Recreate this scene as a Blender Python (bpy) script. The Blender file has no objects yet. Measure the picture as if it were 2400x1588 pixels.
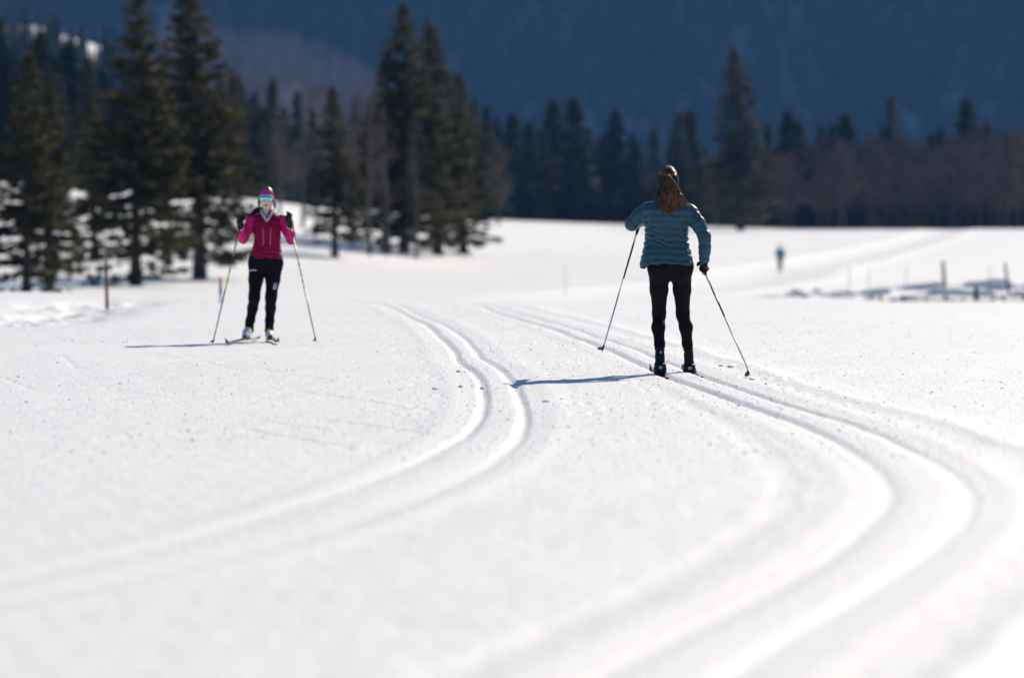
import bpy, math, random
import numpy as np
from mathutils import Vector, Matrix

random.seed(7)
RNG = np.random.default_rng(11)
scene = bpy.context.scene
COL = scene.collection

# ------------------------------------------------------------------ camera, sky, sun, exposure
CAM_H = 1.19                      # photographer crouching
FPX, HOR = 9000.0, 543.0          # 135 mm on 36 mm film, 2400 px wide; horizon row of the photograph
cam_d = bpy.data.cameras.new('camera')
cam_d.lens, cam_d.sensor_width = 135.0, 36.0
cam_d.clip_start, cam_d.clip_end = 0.5, 12000.0
cam_d.dof.use_dof = True
cam_d.dof.focus_distance = 32.6
cam_d.dof.aperture_fstop = 1.75
cam = bpy.data.objects.new('camera', cam_d)
COL.objects.link(cam)
cam.location = (0, 0, CAM_H)
cam.rotation_euler = (math.radians(90) - math.atan((794.0 - HOR) / FPX), 0, 0)
scene.camera = cam

SUN_TO = Vector((0.79, 1.42, 1.02)).normalized()     # towards the sun: ahead and to the right
SUN_EL = math.asin(SUN_TO.z)
SUN_AZ = math.atan2(SUN_TO.x, SUN_TO.y)
world = bpy.data.worlds.new('World')
scene.world = world
world.use_nodes = True
wn = world.node_tree.nodes
sky = wn.new('ShaderNodeTexSky')
sky.sky_type = 'NISHITA'
sky.sun_disc = False
sky.sun_elevation = SUN_EL
sky.sun_rotation = SUN_AZ
sky.altitude = 1200
sky.air_density = 1.0
sky.dust_density = 0.0
sky.ozone_density = 6.0
wn['Background'].inputs['Strength'].default_value = 0.085
world.node_tree.links.new(sky.outputs[0], wn['Background'].inputs['Color'])

sun_d = bpy.data.lights.new('sun', 'SUN')
sun_d.energy = 5.0
sun_d.angle = math.radians(0.53)
sun_d.color = (1.0, 0.895, 0.735)
sun = bpy.data.objects.new('sun', sun_d)
COL.objects.link(sun)
sun.rotation_euler = (-SUN_TO).to_track_quat('-Z', 'Y').to_euler()
sun.location = (30, 40, 40)

scene.view_settings.view_transform = 'Standard'
scene.view_settings.look = 'None'
scene.view_settings.exposure = 0.19
scene.view_settings.gamma = 1.0
scene.view_settings.use_curve_mapping = False
cy = scene.cycles
cy.use_denoising = True
cy.max_bounces = 8
cy.diffuse_bounces = 3
cy.glossy_bounces = 3
cy.transmission_bounces = 4
cy.transparent_max_bounces = 8
cy.volume_bounces = 0
cy.sample_clamp_indirect = 8.0
cy.use_fast_gi = False


def at(u, v, Y):
    """point of the place seen in pixel (u, v) of the photograph at distance Y"""
    return np.array([(u - 1200.0) / FPX * Y, Y, CAM_H - (v - HOR) / FPX * Y])


# ------------------------------------------------------------------ helpers: objects
def tag(o, label=None, cat=None, group=None, kind=None):
    if label: o['label'] = label
    if cat: o['category'] = cat
    if group: o['group'] = group
    if kind: o['kind'] = kind
    return o


def mesh_np(name, V, F, smooth=True):
    V = np.asarray(V, np.float32).reshape(-1, 3)
    F = np.asarray(F, np.int32)
    me = bpy.data.meshes.new(name)
    k = F.shape[1]
    me.vertices.add(len(V)); me.vertices.foreach_set('co', V.ravel())
    me.loops.add(F.size); me.loops.foreach_set('vertex_index', F.ravel())
    me.polygons.add(len(F))
    me.polygons.foreach_set('loop_start', np.arange(0, F.size, k, dtype=np.int32))
    me.polygons.foreach_set('loop_total', np.full(len(F), k, np.int32))
    if smooth:
        me.polygons.foreach_set('use_smooth', np.ones(len(F), bool))
    me.update(calc_edges=True)
    me.validate()
    return me


def link(name, me, mat=None, parent=None, loc=None):
    o = bpy.data.objects.new(name, me)
    COL.objects.link(o)
    if mat is not None and me is not None and not me.materials:
        me.materials.append(mat)
    if parent is not None: o.parent = parent
    if loc is not None: o.location = loc
    return o


def empty(name, loc=(0, 0, 0)):
    o = bpy.data.objects.new(name, None)
    o.empty_display_size = 0.2
    COL.objects.link(o)
    o.location = loc
    return o


class Geo:
    """collects quads/tris of tubes, boxes and cards for one mesh"""
    def __init__(s): s.V, s.F, s.n = [], [], 0

    def add(s, V, F):
        V = np.asarray(V, float).reshape(-1, 3)
        s.V.append(V)
        for f in F: s.F.append(tuple(int(i) + s.n for i in f))
        s.n += len(V)

    def tube(s, pts, rad, sides=6, cap=True, squash=None):
        pts = [np.asarray(p, float) for p in pts]
        n = len(pts)
        if np.isscalar(rad): rad = [rad] * n
        V = []
        up = None
        for i in range(n):
            t = pts[min(i + 1, n - 1)] - pts[max(i - 1, 0)]
            t = t / (np.linalg.norm(t) + 1e-12)
            if up is None:
                up = np.array([0, 0, 1.0]) if abs(t[2]) < 0.9 else np.array([1.0, 0, 0])
            a = np.cross(t, up); a /= np.linalg.norm(a) + 1e-12
            b = np.cross(a, t); up = b
            for k in range(sides):
                th = 2 * math.pi * k / sides
                V.append(pts[i] + rad[i] * (math.cos(th) * a + math.sin(th) * b))
        F = []
        for i in range(n - 1):
            for k in range(sides):
                k2 = (k + 1) % sides
                F.append((i * sides + k, i * sides + k2, (i + 1) * sides + k2, (i + 1) * sides + k))
        if cap:
            V.append(pts[0]); V.append(pts[-1])
            c0, c1 = n * sides, n * sides + 1
            for k in range(sides):
                k2 = (k + 1) % sides
                F.append((c0, k2, k)); F.append((c1, (n - 1) * sides + k, (n - 1) * sides + k2))
        s.add(V, F)

    def box(s, c, ax, ay, az):
        c = np.asarray(c, float); ax, ay, az = map(lambda q: np.asarray(q, float), (ax, ay, az))
        V = [c + i * ax + j * ay + k * az for i in (-1, 1) for j in (-1, 1) for k in (-1, 1)]
        s.add(V, [(0, 1, 3, 2), (4, 6, 7, 5), (0, 4, 5, 1), (2, 3, 7, 6), (0, 2, 6, 4), (1, 5, 7, 3)])

    def mesh(s, name, smooth=True):
        V = np.concatenate(s.V)
        me = bpy.data.meshes.new(name)
        me.from_pydata([tuple(v) for v in V], [], s.F)
        if smooth:
            me.polygons.foreach_set('use_smooth', np.ones(len(me.polygons), bool))
        me.update()
        return me


# ------------------------------------------------------------------ helpers: materials
def mat(name, col, rough=0.7, spec=0.3, metal=0.0, vary=0.0, vscale=8.0, bump=0.0, bscale=60.0, sheen=0.0,
        col2=None, transl=0.0, coat=0.0):
    m = bpy.data.materials.new(name)
    m.use_nodes = True
    nt = m.node_tree
    b = nt.nodes['Principled BSDF']
    b.inputs['Base Color'].default_value = (*col, 1)
    b.inputs['Roughness'].default_value = rough
    b.inputs['Specular IOR Level'].default_value = spec
    b.inputs['Metallic'].default_value = metal
    b.inputs['Sheen Weight'].default_value = sheen
    b.inputs['Coat Weight'].default_value = coat
    tc = nt.nodes.new('ShaderNodeTexCoord')
    if vary or col2:
        nz = nt.nodes.new('ShaderNodeTexNoise')
        nz.inputs['Scale'].default_value = vscale
        nz.inputs['Detail'].default_value = 5
        nt.links.new(tc.outputs['Object'], nz.inputs['Vector'])
        rp = nt.nodes.new('ShaderNodeValToRGB')
        rp.color_ramp.elements[0].position = 0.3
        rp.color_ramp.elements[1].position = 0.7
        lo = tuple(c * (1 - vary) for c in col)
        hi = col2 if col2 else tuple(min(1, c * (1 + vary)) for c in col)
        rp.color_ramp.elements[0].color = (*lo, 1)
        rp.color_ramp.elements[1].color = (*hi, 1)
        nt.links.new(nz.outputs['Fac'], rp.inputs['Fac'])
        nt.links.new(rp.outputs['Color'], b.inputs['Base Color'])
    if bump:
        nb = nt.nodes.new('ShaderNodeTexNoise')
        nb.inputs['Scale'].default_value = bscale
        nb.inputs['Detail'].default_value = 4
        nt.links.new(tc.outputs['Object'], nb.inputs['Vector'])
        bp = nt.nodes.new('ShaderNodeBump')
        bp.inputs['Distance'].default_value = bump
        bp.inputs['Strength'].default_value = 1.0
        nt.links.new(nb.outputs['Fac'], bp.inputs['Height'])
        nt.links.new(bp.outputs['Normal'], b.inputs['Normal'])
    if transl:
        tr = nt.nodes.new('ShaderNodeBsdfTranslucent')
        tr.inputs['Color'].default_value = (*[min(1, c * 1.5) for c in col], 1)
        mx = nt.nodes.new('ShaderNodeMixShader')
        mx.inputs['Fac'].default_value = transl
        out = nt.nodes['Material Output']
        nt.links.new(b.outputs[0], mx.inputs[1])
        nt.links.new(tr.outputs[0], mx.inputs[2])
        nt.links.new(mx.outputs[0], out.inputs['Surface'])
    return m


def snow_material():
    m = bpy.data.materials.new('snow')
    m.use_nodes = True
    nt = m.node_tree
    b = nt.nodes['Principled BSDF']
    b.inputs['Roughness'].default_value = 0.55
    b.inputs['Specular IOR Level'].default_value = 0.25
    tc = nt.nodes.new('ShaderNodeTexCoord')
    # faint large patches of older and fresher snow
    nz = nt.nodes.new('ShaderNodeTexNoise'); nz.inputs['Scale'].default_value = 0.35; nz.inputs['Detail'].default_value = 6
    nt.links.new(tc.outputs['Object'], nz.inputs['Vector'])
    rp = nt.nodes.new('ShaderNodeValToRGB')
    rp.color_ramp.elements[0].position = 0.3; rp.color_ramp.elements[0].color = (0.87, 0.86, 0.845, 1)
    rp.color_ramp.elements[1].position = 0.7; rp.color_ramp.elements[1].color = (0.915, 0.905, 0.89, 1)
    nt.links.new(nz.outputs['Fac'], rp.inputs['Fac'])
    nt.links.new(rp.outputs['Color'], b.inputs['Base Color'])
    # grains and small lumps
    n1 = nt.nodes.new('ShaderNodeTexNoise'); n1.inputs['Scale'].default_value = 30; n1.inputs['Detail'].default_value = 5; n1.inputs['Roughness'].default_value = 0.65
    n2 = nt.nodes.new('ShaderNodeTexVoronoi'); n2.inputs['Scale'].default_value = 55
    mp = nt.nodes.new('ShaderNodeMapping'); mp.inputs['Scale'].default_value = (1.0, 0.35, 1.0)
    nt.links.new(tc.outputs['Object'], mp.inputs['Vector']); nt.links.new(mp.outputs[0], n1.inputs['Vector'])
    nt.links.new(tc.outputs['Object'], n2.inputs['Vector'])
    mx = nt.nodes.new('ShaderNodeMath'); mx.operation = 'MULTIPLY_ADD'
    mx.inputs[1].default_value = 0.3
    nt.links.new(n2.outputs['Distance'], mx.inputs[0]); nt.links.new(n1.outputs['Fac'], mx.inputs[2])
    bp = nt.nodes.new('ShaderNodeBump'); bp.inputs['Strength'].default_value = 0.6; bp.inputs['Distance'].default_value = 0.020
    nt.links.new(mx.outputs[0], bp.inputs['Height'])
    nt.links.new(bp.outputs['Normal'], b.inputs['Normal'])
    return m


SNOW = snow_material()
M = dict(
    bark=mat('bark', (0.075, 0.060, 0.048), 0.9, 0.1, vary=0.4, vscale=3),
    birch=mat('birch_bark', (0.10, 0.092, 0.088), 0.85, 0.1, vary=0.5, vscale=3),
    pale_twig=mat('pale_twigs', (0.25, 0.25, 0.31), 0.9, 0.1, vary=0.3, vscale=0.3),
    twig=mat('twigs', (0.150, 0.115, 0.098), 0.9, 0.1, vary=0.3, vscale=2),
    needle=mat('spruce_needles', (0.046, 0.046, 0.020), 0.75, 0.10, vary=0.4, vscale=0.9, col2=(0.100, 0.086, 0.028), transl=0.28),
    needle_far=mat('far_needles', (0.030, 0.042, 0.030), 0.8, 0.1, vary=0.3, vscale=0.5, transl=0.15),
    wood=mat('weathered_wood', (0.13, 0.085, 0.06), 0.85, 0.15, vary=0.4, vscale=6),
    grey_wood=mat('grey_wood', (0.20, 0.17, 0.16), 0.85, 0.15, vary=0.4, vscale=6),
    rust=mat('rusty_paint', (0.15, 0.075, 0.052), 0.8, 0.2, vary=0.3, vscale=8),
    orange=mat('orange_paint', (0.75, 0.20, 0.07), 0.6),
    teal=mat('teal_paint', (0.02, 0.25, 0.22), 0.6),
    skin=mat('skin', (0.84, 0.57, 0.46), 0.5, 0.35, vary=0.08, vscale=30),
    puffer=mat('blue_puffer_nylon', (0.022, 0.075, 0.112), 0.5, 0.25, bump=0.004, bscale=28, vary=0.10, vscale=14, sheen=0.1),
    black_cloth=mat('black_stretch_cloth', (0.006, 0.006, 0.008), 0.8, 0.12, bump=0.002, bscale=70),
    magenta=mat('magenta_softshell', (0.56, 0.010, 0.17), 0.65, 0.15, bump=0.004, bscale=26, vary=0.12, vscale=12),
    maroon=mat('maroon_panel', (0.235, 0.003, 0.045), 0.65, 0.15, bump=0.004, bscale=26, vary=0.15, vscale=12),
    band_pink=mat('magenta_headband', (0.55, 0.03, 0.26), 0.75, 0.2),
    band_grey=mat('charcoal_fleece', (0.030, 0.030, 0.034), 0.9, 0.1, bump=0.003, bscale=120),
    hair=mat('brown_hair', (0.21, 0.10, 0.045), 0.36, 0.5, vary=0.55, vscale=55, transl=0.22),
    dark_hair=mat('dark_hair', (0.030, 0.018, 0.014), 0.45, 0.4),
    lining=mat('pale_blue_lining', (0.50, 0.62, 0.80), 0.7),
    glove=mat('black_glove', (0.013, 0.013, 0.015), 0.55, 0.3, bump=0.002, bscale=90),
    boot=mat('black_boot', (0.010, 0.010, 0.011), 0.55, 0.2),
    white=mat('white_plastic', (0.78, 0.80, 0.84), 0.35),
    reflect=mat('pale_reflective_print', (0.72, 0.74, 0.78), 0.4),
    yellow=mat('yellow_print', (0.68, 0.72, 0.03), 0.5),
    lip=mat('lips', (0.42, 0.14, 0.12), 0.4),
    lens=mat('turquoise_mirror_lens', (0.16, 0.80, 0.78), 0.12, 0.5, metal=0.85),
    frame=mat('dark_frame', (0.02, 0.02, 0.025), 0.4),
    pole_black=mat('black_carbon', (0.012, 0.012, 0.014), 0.35, 0.5),
    pole_grey=mat('pale_blue_grey_lacquer', (0.42, 0.50, 0.58), 0.35, 0.4),
    cork=mat('black_cork_grip', (0.02, 0.018, 0.016), 0.8),
    steel=mat('steel', (0.5, 0.5, 0.5), 0.3, metal=1.0),
    ski_dark=mat('dark_ski', (0.03, 0.03, 0.05), 0.3, 0.5),
    ski_white=mat('pale_ski', (0.55, 0.58, 0.66), 0.3, 0.5),
    ski_blue=mat('blue_ski', (0.015, 0.11, 0.36), 0.35, 0.5),
    far_blue=mat('bright_blue_jacket', (0.012, 0.17, 0.34), 0.6),
    far_green=mat('green_yoke', (0.06, 0.40, 0.24), 0.6),
    zip=mat('pink_zip', (0.75, 0.16, 0.32), 0.5),
)


def striped_pole():
    m = bpy.data.materials.new('yellow_black_lacquer')
    m.use_nodes = True
    nt = m.node_tree; b = nt.nodes['Principled BSDF']
    b.inputs['Roughness'].default_value = 0.35
    tc = nt.nodes.new('ShaderNodeTexCoord')
    nz = nt.nodes.new('ShaderNodeTexNoise'); nz.inputs['Scale'].default_value = 34; nz.inputs['Detail'].default_value = 2
    nt.links.new(tc.outputs['Object'], nz.inputs['Vector'])
    rp = nt.nodes.new('ShaderNodeValToRGB'); rp.color_ramp.interpolation = 'CONSTANT'
    rp.color_ramp.elements[0].color = (0.012, 0.012, 0.012, 1)
    rp.color_ramp.elements[1].position = 0.46; rp.color_ramp.elements[1].color = (0.62, 0.66, 0.05, 1)
    nt.links.new(nz.outputs['Fac'], rp.inputs['Fac'])
    nt.links.new(rp.outputs['Color'], b.inputs['Base Color'])
    return m


M['pole_yellow'] = striped_pole()
for _hm in (M['hair'],):                       # stretch the hair's colour noise along the strands
    _nt = _hm.node_tree
    _nz = [n for n in _nt.nodes if n.type == 'TEX_NOISE'][0]
    _mp = _nt.nodes.new('ShaderNodeMapping'); _mp.inputs['Scale'].default_value = (3.5, 1.5, 0.22)
    _src = _nz.inputs['Vector'].links[0].from_socket
    _nt.links.new(_src, _mp.inputs['Vector']); _nt.links.new(_mp.outputs[0], _nz.inputs['Vector'])
    _rp = [n for n in _nt.nodes if n.type == 'VALTORGB'][0]
    _rp.color_ramp.elements[0].position = .45; _rp.color_ramp.elements[1].position = .60
    _rp.color_ramp.elements[0].color = (0.030, 0.014, 0.008, 1); _rp.color_ramp.elements[1].color = (0.36, 0.175, 0.075, 1)

# ------------------------------------------------------------------ terrain
YR = np.array([-400, 64, 80, 100, 133, 160, 185, 210, 250, 300, 350, 400, 500, 600, 900, 4000], float)
UC = np.array([-900, 0, 600, 1100, 1500, 1900, 2400, 3400], float)
ZT = np.array([
    [0, 0, -.02, -.5, -1.1, -1.1, -1.0, 0.0, 1.6, 3.8, 5.6, 5.9, 6, 6, 6, 6],
    [0, 0, -.03, -.6, -1.2, -1.15, -1.0, 0.2, 2.2, 4.4, 6.0, 6.2, 6.2, 6.2, 6, 6],
    [0, 0, -.15, -.6, -1.1, -1.2, -1.2, -.9, 0.6, 2.6, 4.0, 4.7, 4.9, 4.9, 5, 5],
    [0, 0, -.30, -.8, -1.2, -1.3, -1.3, -1.3, -1.2, -.8, 0.1, 1.1, 2.9, 3.2, 3.0, 2.8],
    [0, 0, -.30, -.9, -1.2, -1.25, -1.25, -1.25, -1.1, -.8, -.5, -.2, 0.8, 2.2, 2.0, 2],
    [0, 0, -.30, -.9, -1.2, -1.2, -1.2, -1.2, -1.1, -.95, -.7, -.4, 0.35, 1.42, 1.2, 1],
    [0, 0, -.30, -.9, -1.2, -1.2, -1.2, -1.15, -1.0, -.8, -.5, -.2, 0.6, 1.75, 1.5, 1],
    [0, 0, -.30, -.9, -1.2, -1.2, -1.1, -1.0, -.8, -.5, -.2, 0.2, 1.2, 2.4, 3, 3]])
_ly = np.concatenate([np.linspace(-400, 50, 30)[:-1], np.geomspace(50, 4000, 420)])
_lu = np.linspace(-900, 3400, 130)
_tmp = np.stack([np.interp(_ly, YR, ZT[i]) for i in range(len(UC))])
_ker = np.hanning(13); _ker /= _ker.sum()
_tmp = np.stack([np.convolve(np.pad(r, 6, mode='edge'), _ker, 'valid') for r in _tmp])
_tu = np.stack([np.interp(_lu, UC, _tmp[:, j]) for j in range(len(_ly))], 1)
_ku = np.hanning(15); _ku /= _ku.sum()
_tu = np.stack([np.convolve(np.pad(_tu[:, j], 7, mode='edge'), _ku, 'valid') for j in range(len(_ly))], 1)


def bilin(u, y):
    iu = np.clip(np.interp(u, _lu, np.arange(len(_lu))), 0, len(_lu) - 1.001)
    iy = np.clip(np.interp(y, _ly, np.arange(len(_ly))), 0, len(_ly) - 1.001)
    i, j = iu.astype(int), iy.astype(int)
    fu, fy = iu - i, iy - j
    return ((1 - fu) * (1 - fy) * _tu[i, j] + fu * (1 - fy) * _tu[i + 1, j]
            + (1 - fu) * fy * _tu[i, j + 1] + fu * fy * _tu[i + 1, j + 1])


# ski grooves: (distance, sideways) along each groove on the snow
GA = [(0, -4.6), (6, -3.5), (11, -2.3), (13.1, -1.75), (14.6, -1.32), (15.9, -1.055), (17.8, -.746), (20, -.47), (22.7, -.26), (24.85, -.195), (27.46, -.198),
      (29.75, -.231), (31.4, -.27), (32.95, -.34), (34.4, -.46), (35.8, -.51), (38.5, -.58), (41.35, -.70), (48, -1.046), (57, -1.63), (64, -2.25), (75, -3.4), (110, -7.5)]
GB = [(0, -4.3), (6, -3.2), (10.5, -2.2), (12.4, -1.65), (14, -1.0), (15.4, -.68), (17.2, -.38), (19.6, -.11), (22, .04), (24.56, .085), (26.7, .07),
      (29.75, .02), (31.4, -.03), (33.0, -.09), (34.66, -.19), (36.4, -.31), (38.5, -.36), (43.9, -.56), (52.8, -1.15), (63, -1.92), (75, -3.05), (110, -7.1)]
GC = [(0, -2.3), (6, -.75), (9, -.05), (10.95, .40), (12.8, .89), (14.32, 1.233), (16.38, 1.60), (17.5, 1.735), (19.37, 1.83), (21.68, 1.852), (23.96, 1.747), (26.4, 1.595),
      (28.7, 1.435), (31.4, 1.275), (34, 1.17), (37.06, 1.06), (41.35, .84), (46.4, .54), (52.8, .05), (61.9, -.585), (75, -1.6), (110, -5.0)]
GD = [(0, -1.95), (6, -.38), (9, .30), (11.14, .80), (12.8, 1.22), (13.96, 1.50), (15.5, 1.83), (17.0, 2.05), (18.56, 2.16), (19.98, 2.185), (21.95, 2.165), (23.8, 2.09), (24.79, 2.0),
      (26.58, 1.86), (29.42, 1.68), (32.55, 1.53), (35.5, 1.40), (38.66, 1.27), (42.2, 1.08), (47.4, .74), (52.8, .33), (59.5, -.24), (66, -.75), (75, -1.3), (110, -4.7)]
GE = [(0, -2.9), (8, -.75), (11, .0), (13.5, .62), (16, 1.10), (18.4, 1.33), (21, 1.38), (24, 1.32), (28, 1.16), (31, 1.06), (40, .66), (50, .0), (60, -.75), (75, -1.9), (110, -5.3)]


def groove_x(G, y):
    G = np.array(G)
    yy = np.linspace(0, 110, 1200)
    xx = np.interp(yy, G[:, 0], G[:, 1])
    k = np.hanning(17); k /= k.sum()
    xx = np.convolve(np.pad(xx, 8, mode='edge'), k, 'valid')
    return np.interp(y, yy, xx)


def lump(x, y, f, seed, octs=3):
    """cheap smooth noise from sums of rotated sines"""
    r = np.random.default_rng(seed)
    s = np.zeros_like(x, dtype=float)
    amp = 1.0
    for o in range(octs):
        for k in range(4):
            a = r.uniform(0, math.pi * 2); p = r.uniform(0, 6.28); p2 = r.uniform(0, 6.28)
            w = f * (1.9 ** o) * r.uniform(0.7, 1.4)
            q = (x * math.cos(a) + y * math.sin(a)) * w
            q2 = (-x * math.sin(a) + y * math.cos(a)) * w * 0.7
            s += amp * np.sin(q + 1.3 * np.sin(q2 + p2) + p) / 4
        amp *= 0.55
    return s


def smooth(a, b, t):
    t = np.clip((t - a) / (b - a), 0, 1)
    return t * t * (3 - 2 * t)


TRAIL = np.array([(-2.0, 120), (7.5, 165), (11.5, 188), (16.5, 237), (29.3, 330), (61, 550), (75, 640)], float)


def ground_z(x, y, fine=True):
    x = np.asarray(x, float); y = np.asarray(y, float)
    s = np.maximum(y, 9.0)
    u = 1200 + x / s * FPX
    z = bilin(np.clip(u, -900, 3400), y)
    # broad undulation
    z = z + 0.02 * lump(x, y, 0.35, 3) * smooth(5, 20, y) + 0.10 * lump(x, y, 0.06, 4, 2) * smooth(80, 140, y)
    z = z + 0.10 * lump(x, y, 0.02, 5, 2) * smooth(150, 300, y)
    # the hollow with its two shaded banks on the right of the far field
    wob = 1.6 * lump(x, x * 0, 0.23, 8, 3)
    side = smooth(14.2, 17.5, x)
    e1, e2 = 168.0 + wob, 138.5 + 0.7 * wob
    z = z - side * 0.27 * smooth(e1 - 13, e1 - 1, y) * (1 - smooth(e1 - 0.2, e1 + 0.7, y))
    side2 = smooth(11.6, 13.6, x)
    z = z - side2 * 0.24 * smooth(e2 - 9, e2 - 1, y) * (1 - smooth(e2 - 0.2, e2 + 0.6, y))
    z = z + smooth(9, 12, x) * (1 - smooth(22, 60, x)) * smooth(128, 136, y) * (1 - smooth(150, 166, y)) * 0.10 * lump(x, y, 0.8, 9, 3)
    # far groomed lane
    ys = np.clip(y, 120, 640)
    tx = np.interp(ys, TRAIL[:, 1], TRAIL[:, 0])
    d = (x - tx)
    far = smooth(125, 150, y) * (1 - smooth(560, 620, y))
    z = z - far * (0.22 * np.exp(-(d / 2.4) ** 2)) + far * 0.12 * np.exp(-((np.abs(d) - 4.2) / 1.2) ** 2)
    # rough bank at the left edge of the groomed field
    ax, ay, bx, by = -7.6, 50.0, -7.4, 76.0
    bank = np.exp(-(((x + 7.0 + (y - 56) * 0.02) / 1.15) ** 2)) * smooth(46, 54, y) * (1 - smooth(70, 78, y))
    z = z - bank * (0.20 + 0.085 * lump(x, y * 0.5, 5.5, 21, 3))
    z = z + 0.03 * np.exp(-(((x + 5.4 + (y - 56) * 0.05) / 0.5) ** 2)) * smooth(46, 56, y) * (1 - smooth(66, 74, y))
    if fine:
        near = smooth(2, 8, y) * (1 - smooth(72, 100, y))
        g = {k: groove_x(G, np.clip(y, 0, 110)) for k, G in dict(A=GA, B=GB, C=GC, D=GD, E=GE).items()}
        wobble = 0.006 * lump(x * 0, y, 2.2, 31, 3)
        dep = np.zeros_like(x)
        sh = smooth(18, 28, y)
        for k in 'ABCD':
            dx = np.abs(x - g[k] - wobble) + 0.005 * lump(x, y * .5, 24.0, 37, 2) + 0.003 * lump(x, y, 7.0, 38, 2)
            dep = np.maximum(dep, (1 - smooth(0.012 + .008 * sh, 0.062 - .020 * sh, dx)) * ((0.004 if k in 'AB' else 0.0055) + (0.023 if k in 'AB' else 0.0225) * sh) * (1 + 0.22 * lump(x, y, 4.0, 33, 3)))
        # smooth plates left by the track setter on both sides of each pair
        mAB, mCD = (g['A'] + g['B']) / 2, (g['C'] + g['D']) / 2
        for m_, w_ in ((mAB, 0.36), (mCD, 0.38)):
            dd = np.abs(x - m_)
            z = z + near * 0.007 * np.exp(-((dd - w_) / 0.09) ** 2) + near * 0.006 * np.exp(-(dd / 0.12) ** 4)
        z = z - near * 0.006 * (1 - smooth(0.02, 0.12, np.abs(x - g['E'])))
        z = z - near * dep
        # right-hand edge of the groomed lane
        ed = g['D'] + 0.60 + 0.05 * lump(x * 0, y, 0.8, 35, 3)
        z = z + near * 0.014 * np.exp(-((x - ed) / 0.10) ** 2) - near * 0.012 * smooth(0, 0.5, x - ed) * (1 - smooth(4, 8, x - ed))
        flat = np.ones_like(x)
        for m_ in (mAB, mCD):
            flat = np.minimum(flat, 0.25 + 0.75 * smooth(0.30, 0.55, np.abs(x - m_)))
        z = z + near * flat * (0.0035 * lump(x, y * 0.55, 9.0, 41, 3) + 0.0022 * lump(x, y, 28.0, 42, 2))
        # corduroy of the groomer between and left of the tracks
        cor = np.sin((x - mCD) * 2 * math.pi / 0.06) * 0.0
        z = z + near * cor * smooth(-0.2, 0.2, mCD - x) * flat * (0.5 + 0.5 * lump(x, y * 0.2, 0.9, 43, 2))
        # dragged lines and pole scrapes left of the tracks
        for (x0, y0, x1, y1) in ((-4.34, 36.9, -3.75, 32.95), (-2.89, 34.9, -2.25, 32.3), (-3.6, 30.2, -2.5, 28.6), (-4.1, 31.0, -3.7, 29.4), (2.6, 30.1, 3.1, 30.6)):
            t = np.clip(((x - x0) * (x1 - x0) + (y - y0) * (y1 - y0)) / ((x1 - x0) ** 2 + (y1 - y0) ** 2), 0, 1)
            dl = np.hypot(x - x0 - t * (x1 - x0), y - y0 - t * (y1 - y0))
            z = z - 0.007 * (1 - smooth(0.004, 0.030, dl))
    return z


def build_ground():
    a_in = np.linspace(-0.165, 0.165, 430)
    a_mid = np.concatenate([np.linspace(-0.42, -0.165, 46)[:-1]])
    a = np.concatenate([a_mid, a_in, -a_mid[::-1]])
    ts = (np.linspace(0, 1, 26)[1:]) ** 2.6
    rows = [np.linspace(-400, 0, 28)[:-1], np.linspace(0, 8.6, 40)[:-1]]
    y = 8.6; r = []
    while y < 3300:
        r.append(y)
        y += y * (0.0042 if y < 75 else 0.0075 if y < 125 else 0.0036 if y < 180 else 0.010 if y < 650 else 0.06)
    rows.append(np.array(r))
    ys = np.concatenate(rows)
    s = np.maximum(ys, 9.0)
    X = []
    for yy, ss in zip(ys, s):
        core = a * ss
        hi = core[-1]
        right = hi + (4500 - hi) * ts
        X.append(np.concatenate([-right[::-1], core, right]))
    X = np.array(X)
    Y = np.repeat(ys[:, None], X.shape[1], 1)
    Z = ground_z(X, Y)
    # pole holes beside the tracks and old skating marks on the left lane
    r_ = np.random.default_rng(17)
    for k in range(130):
        y0 = math.exp(r_.uniform(math.log(25), math.log(56)))
        G = (GA, GB, GC, GD)[k % 4]
        x0 = float(np.interp(y0, [q[0] for q in G], [q[1] for q in G])) + (r_.uniform(.28, .6) * (-1 if k % 2 == 0 else 1))
        a, b = np.searchsorted(ys, [y0 - .3, y0 + .3])
        xx, yy = X[a:b], Y[a:b]
        q = np.hypot((xx - x0) / .030, (yy - y0) / .07)
        Z[a:b] += -.018 * np.exp(-q ** 2) + .005 * np.exp(-((q - 1.8) / .6) ** 2)
    for k in range(26):
        y0 = math.exp(r_.uniform(math.log(21), math.log(55))); x0 = r_.uniform(-.125, -.03) * y0
        ang = r_.choice([-1, 1]) * r_.uniform(.18, .45); L = r_.uniform(.7, 1.8)
        a, b = np.searchsorted(ys, [y0 - L, y0 + L])
        xx, yy = X[a:b] - x0, Y[a:b] - y0
        al = yy * math.cos(ang) + xx * math.sin(ang); ac = xx * math.cos(ang) - yy * math.sin(ang)
        w = smooth(-L, -L * .7, al) * (1 - smooth(L * .6, L, al))
        Z[a:b] += w * (-.007 * np.exp(-(ac / .03) ** 2) + .004 * np.exp(-((ac - .06) / .03) ** 2))
    n, m = X.shape
    V = np.stack([X, Y, Z], -1).reshape(-1, 3)
    i = np.arange(n * m).reshape(n, m)
    F = np.stack([i[:-1, :-1], i[:-1, 1:], i[1:, 1:], i[1:, :-1]], -1).reshape(-1, 4)
    o = link('snow_ground', mesh_np('snow_ground', V, F), SNOW)
    tag(o, kind='structure')
    return o


build_ground()


def gz(x, y):
    return float(ground_z(np.array([x]), np.array([y]))[0])


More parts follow.
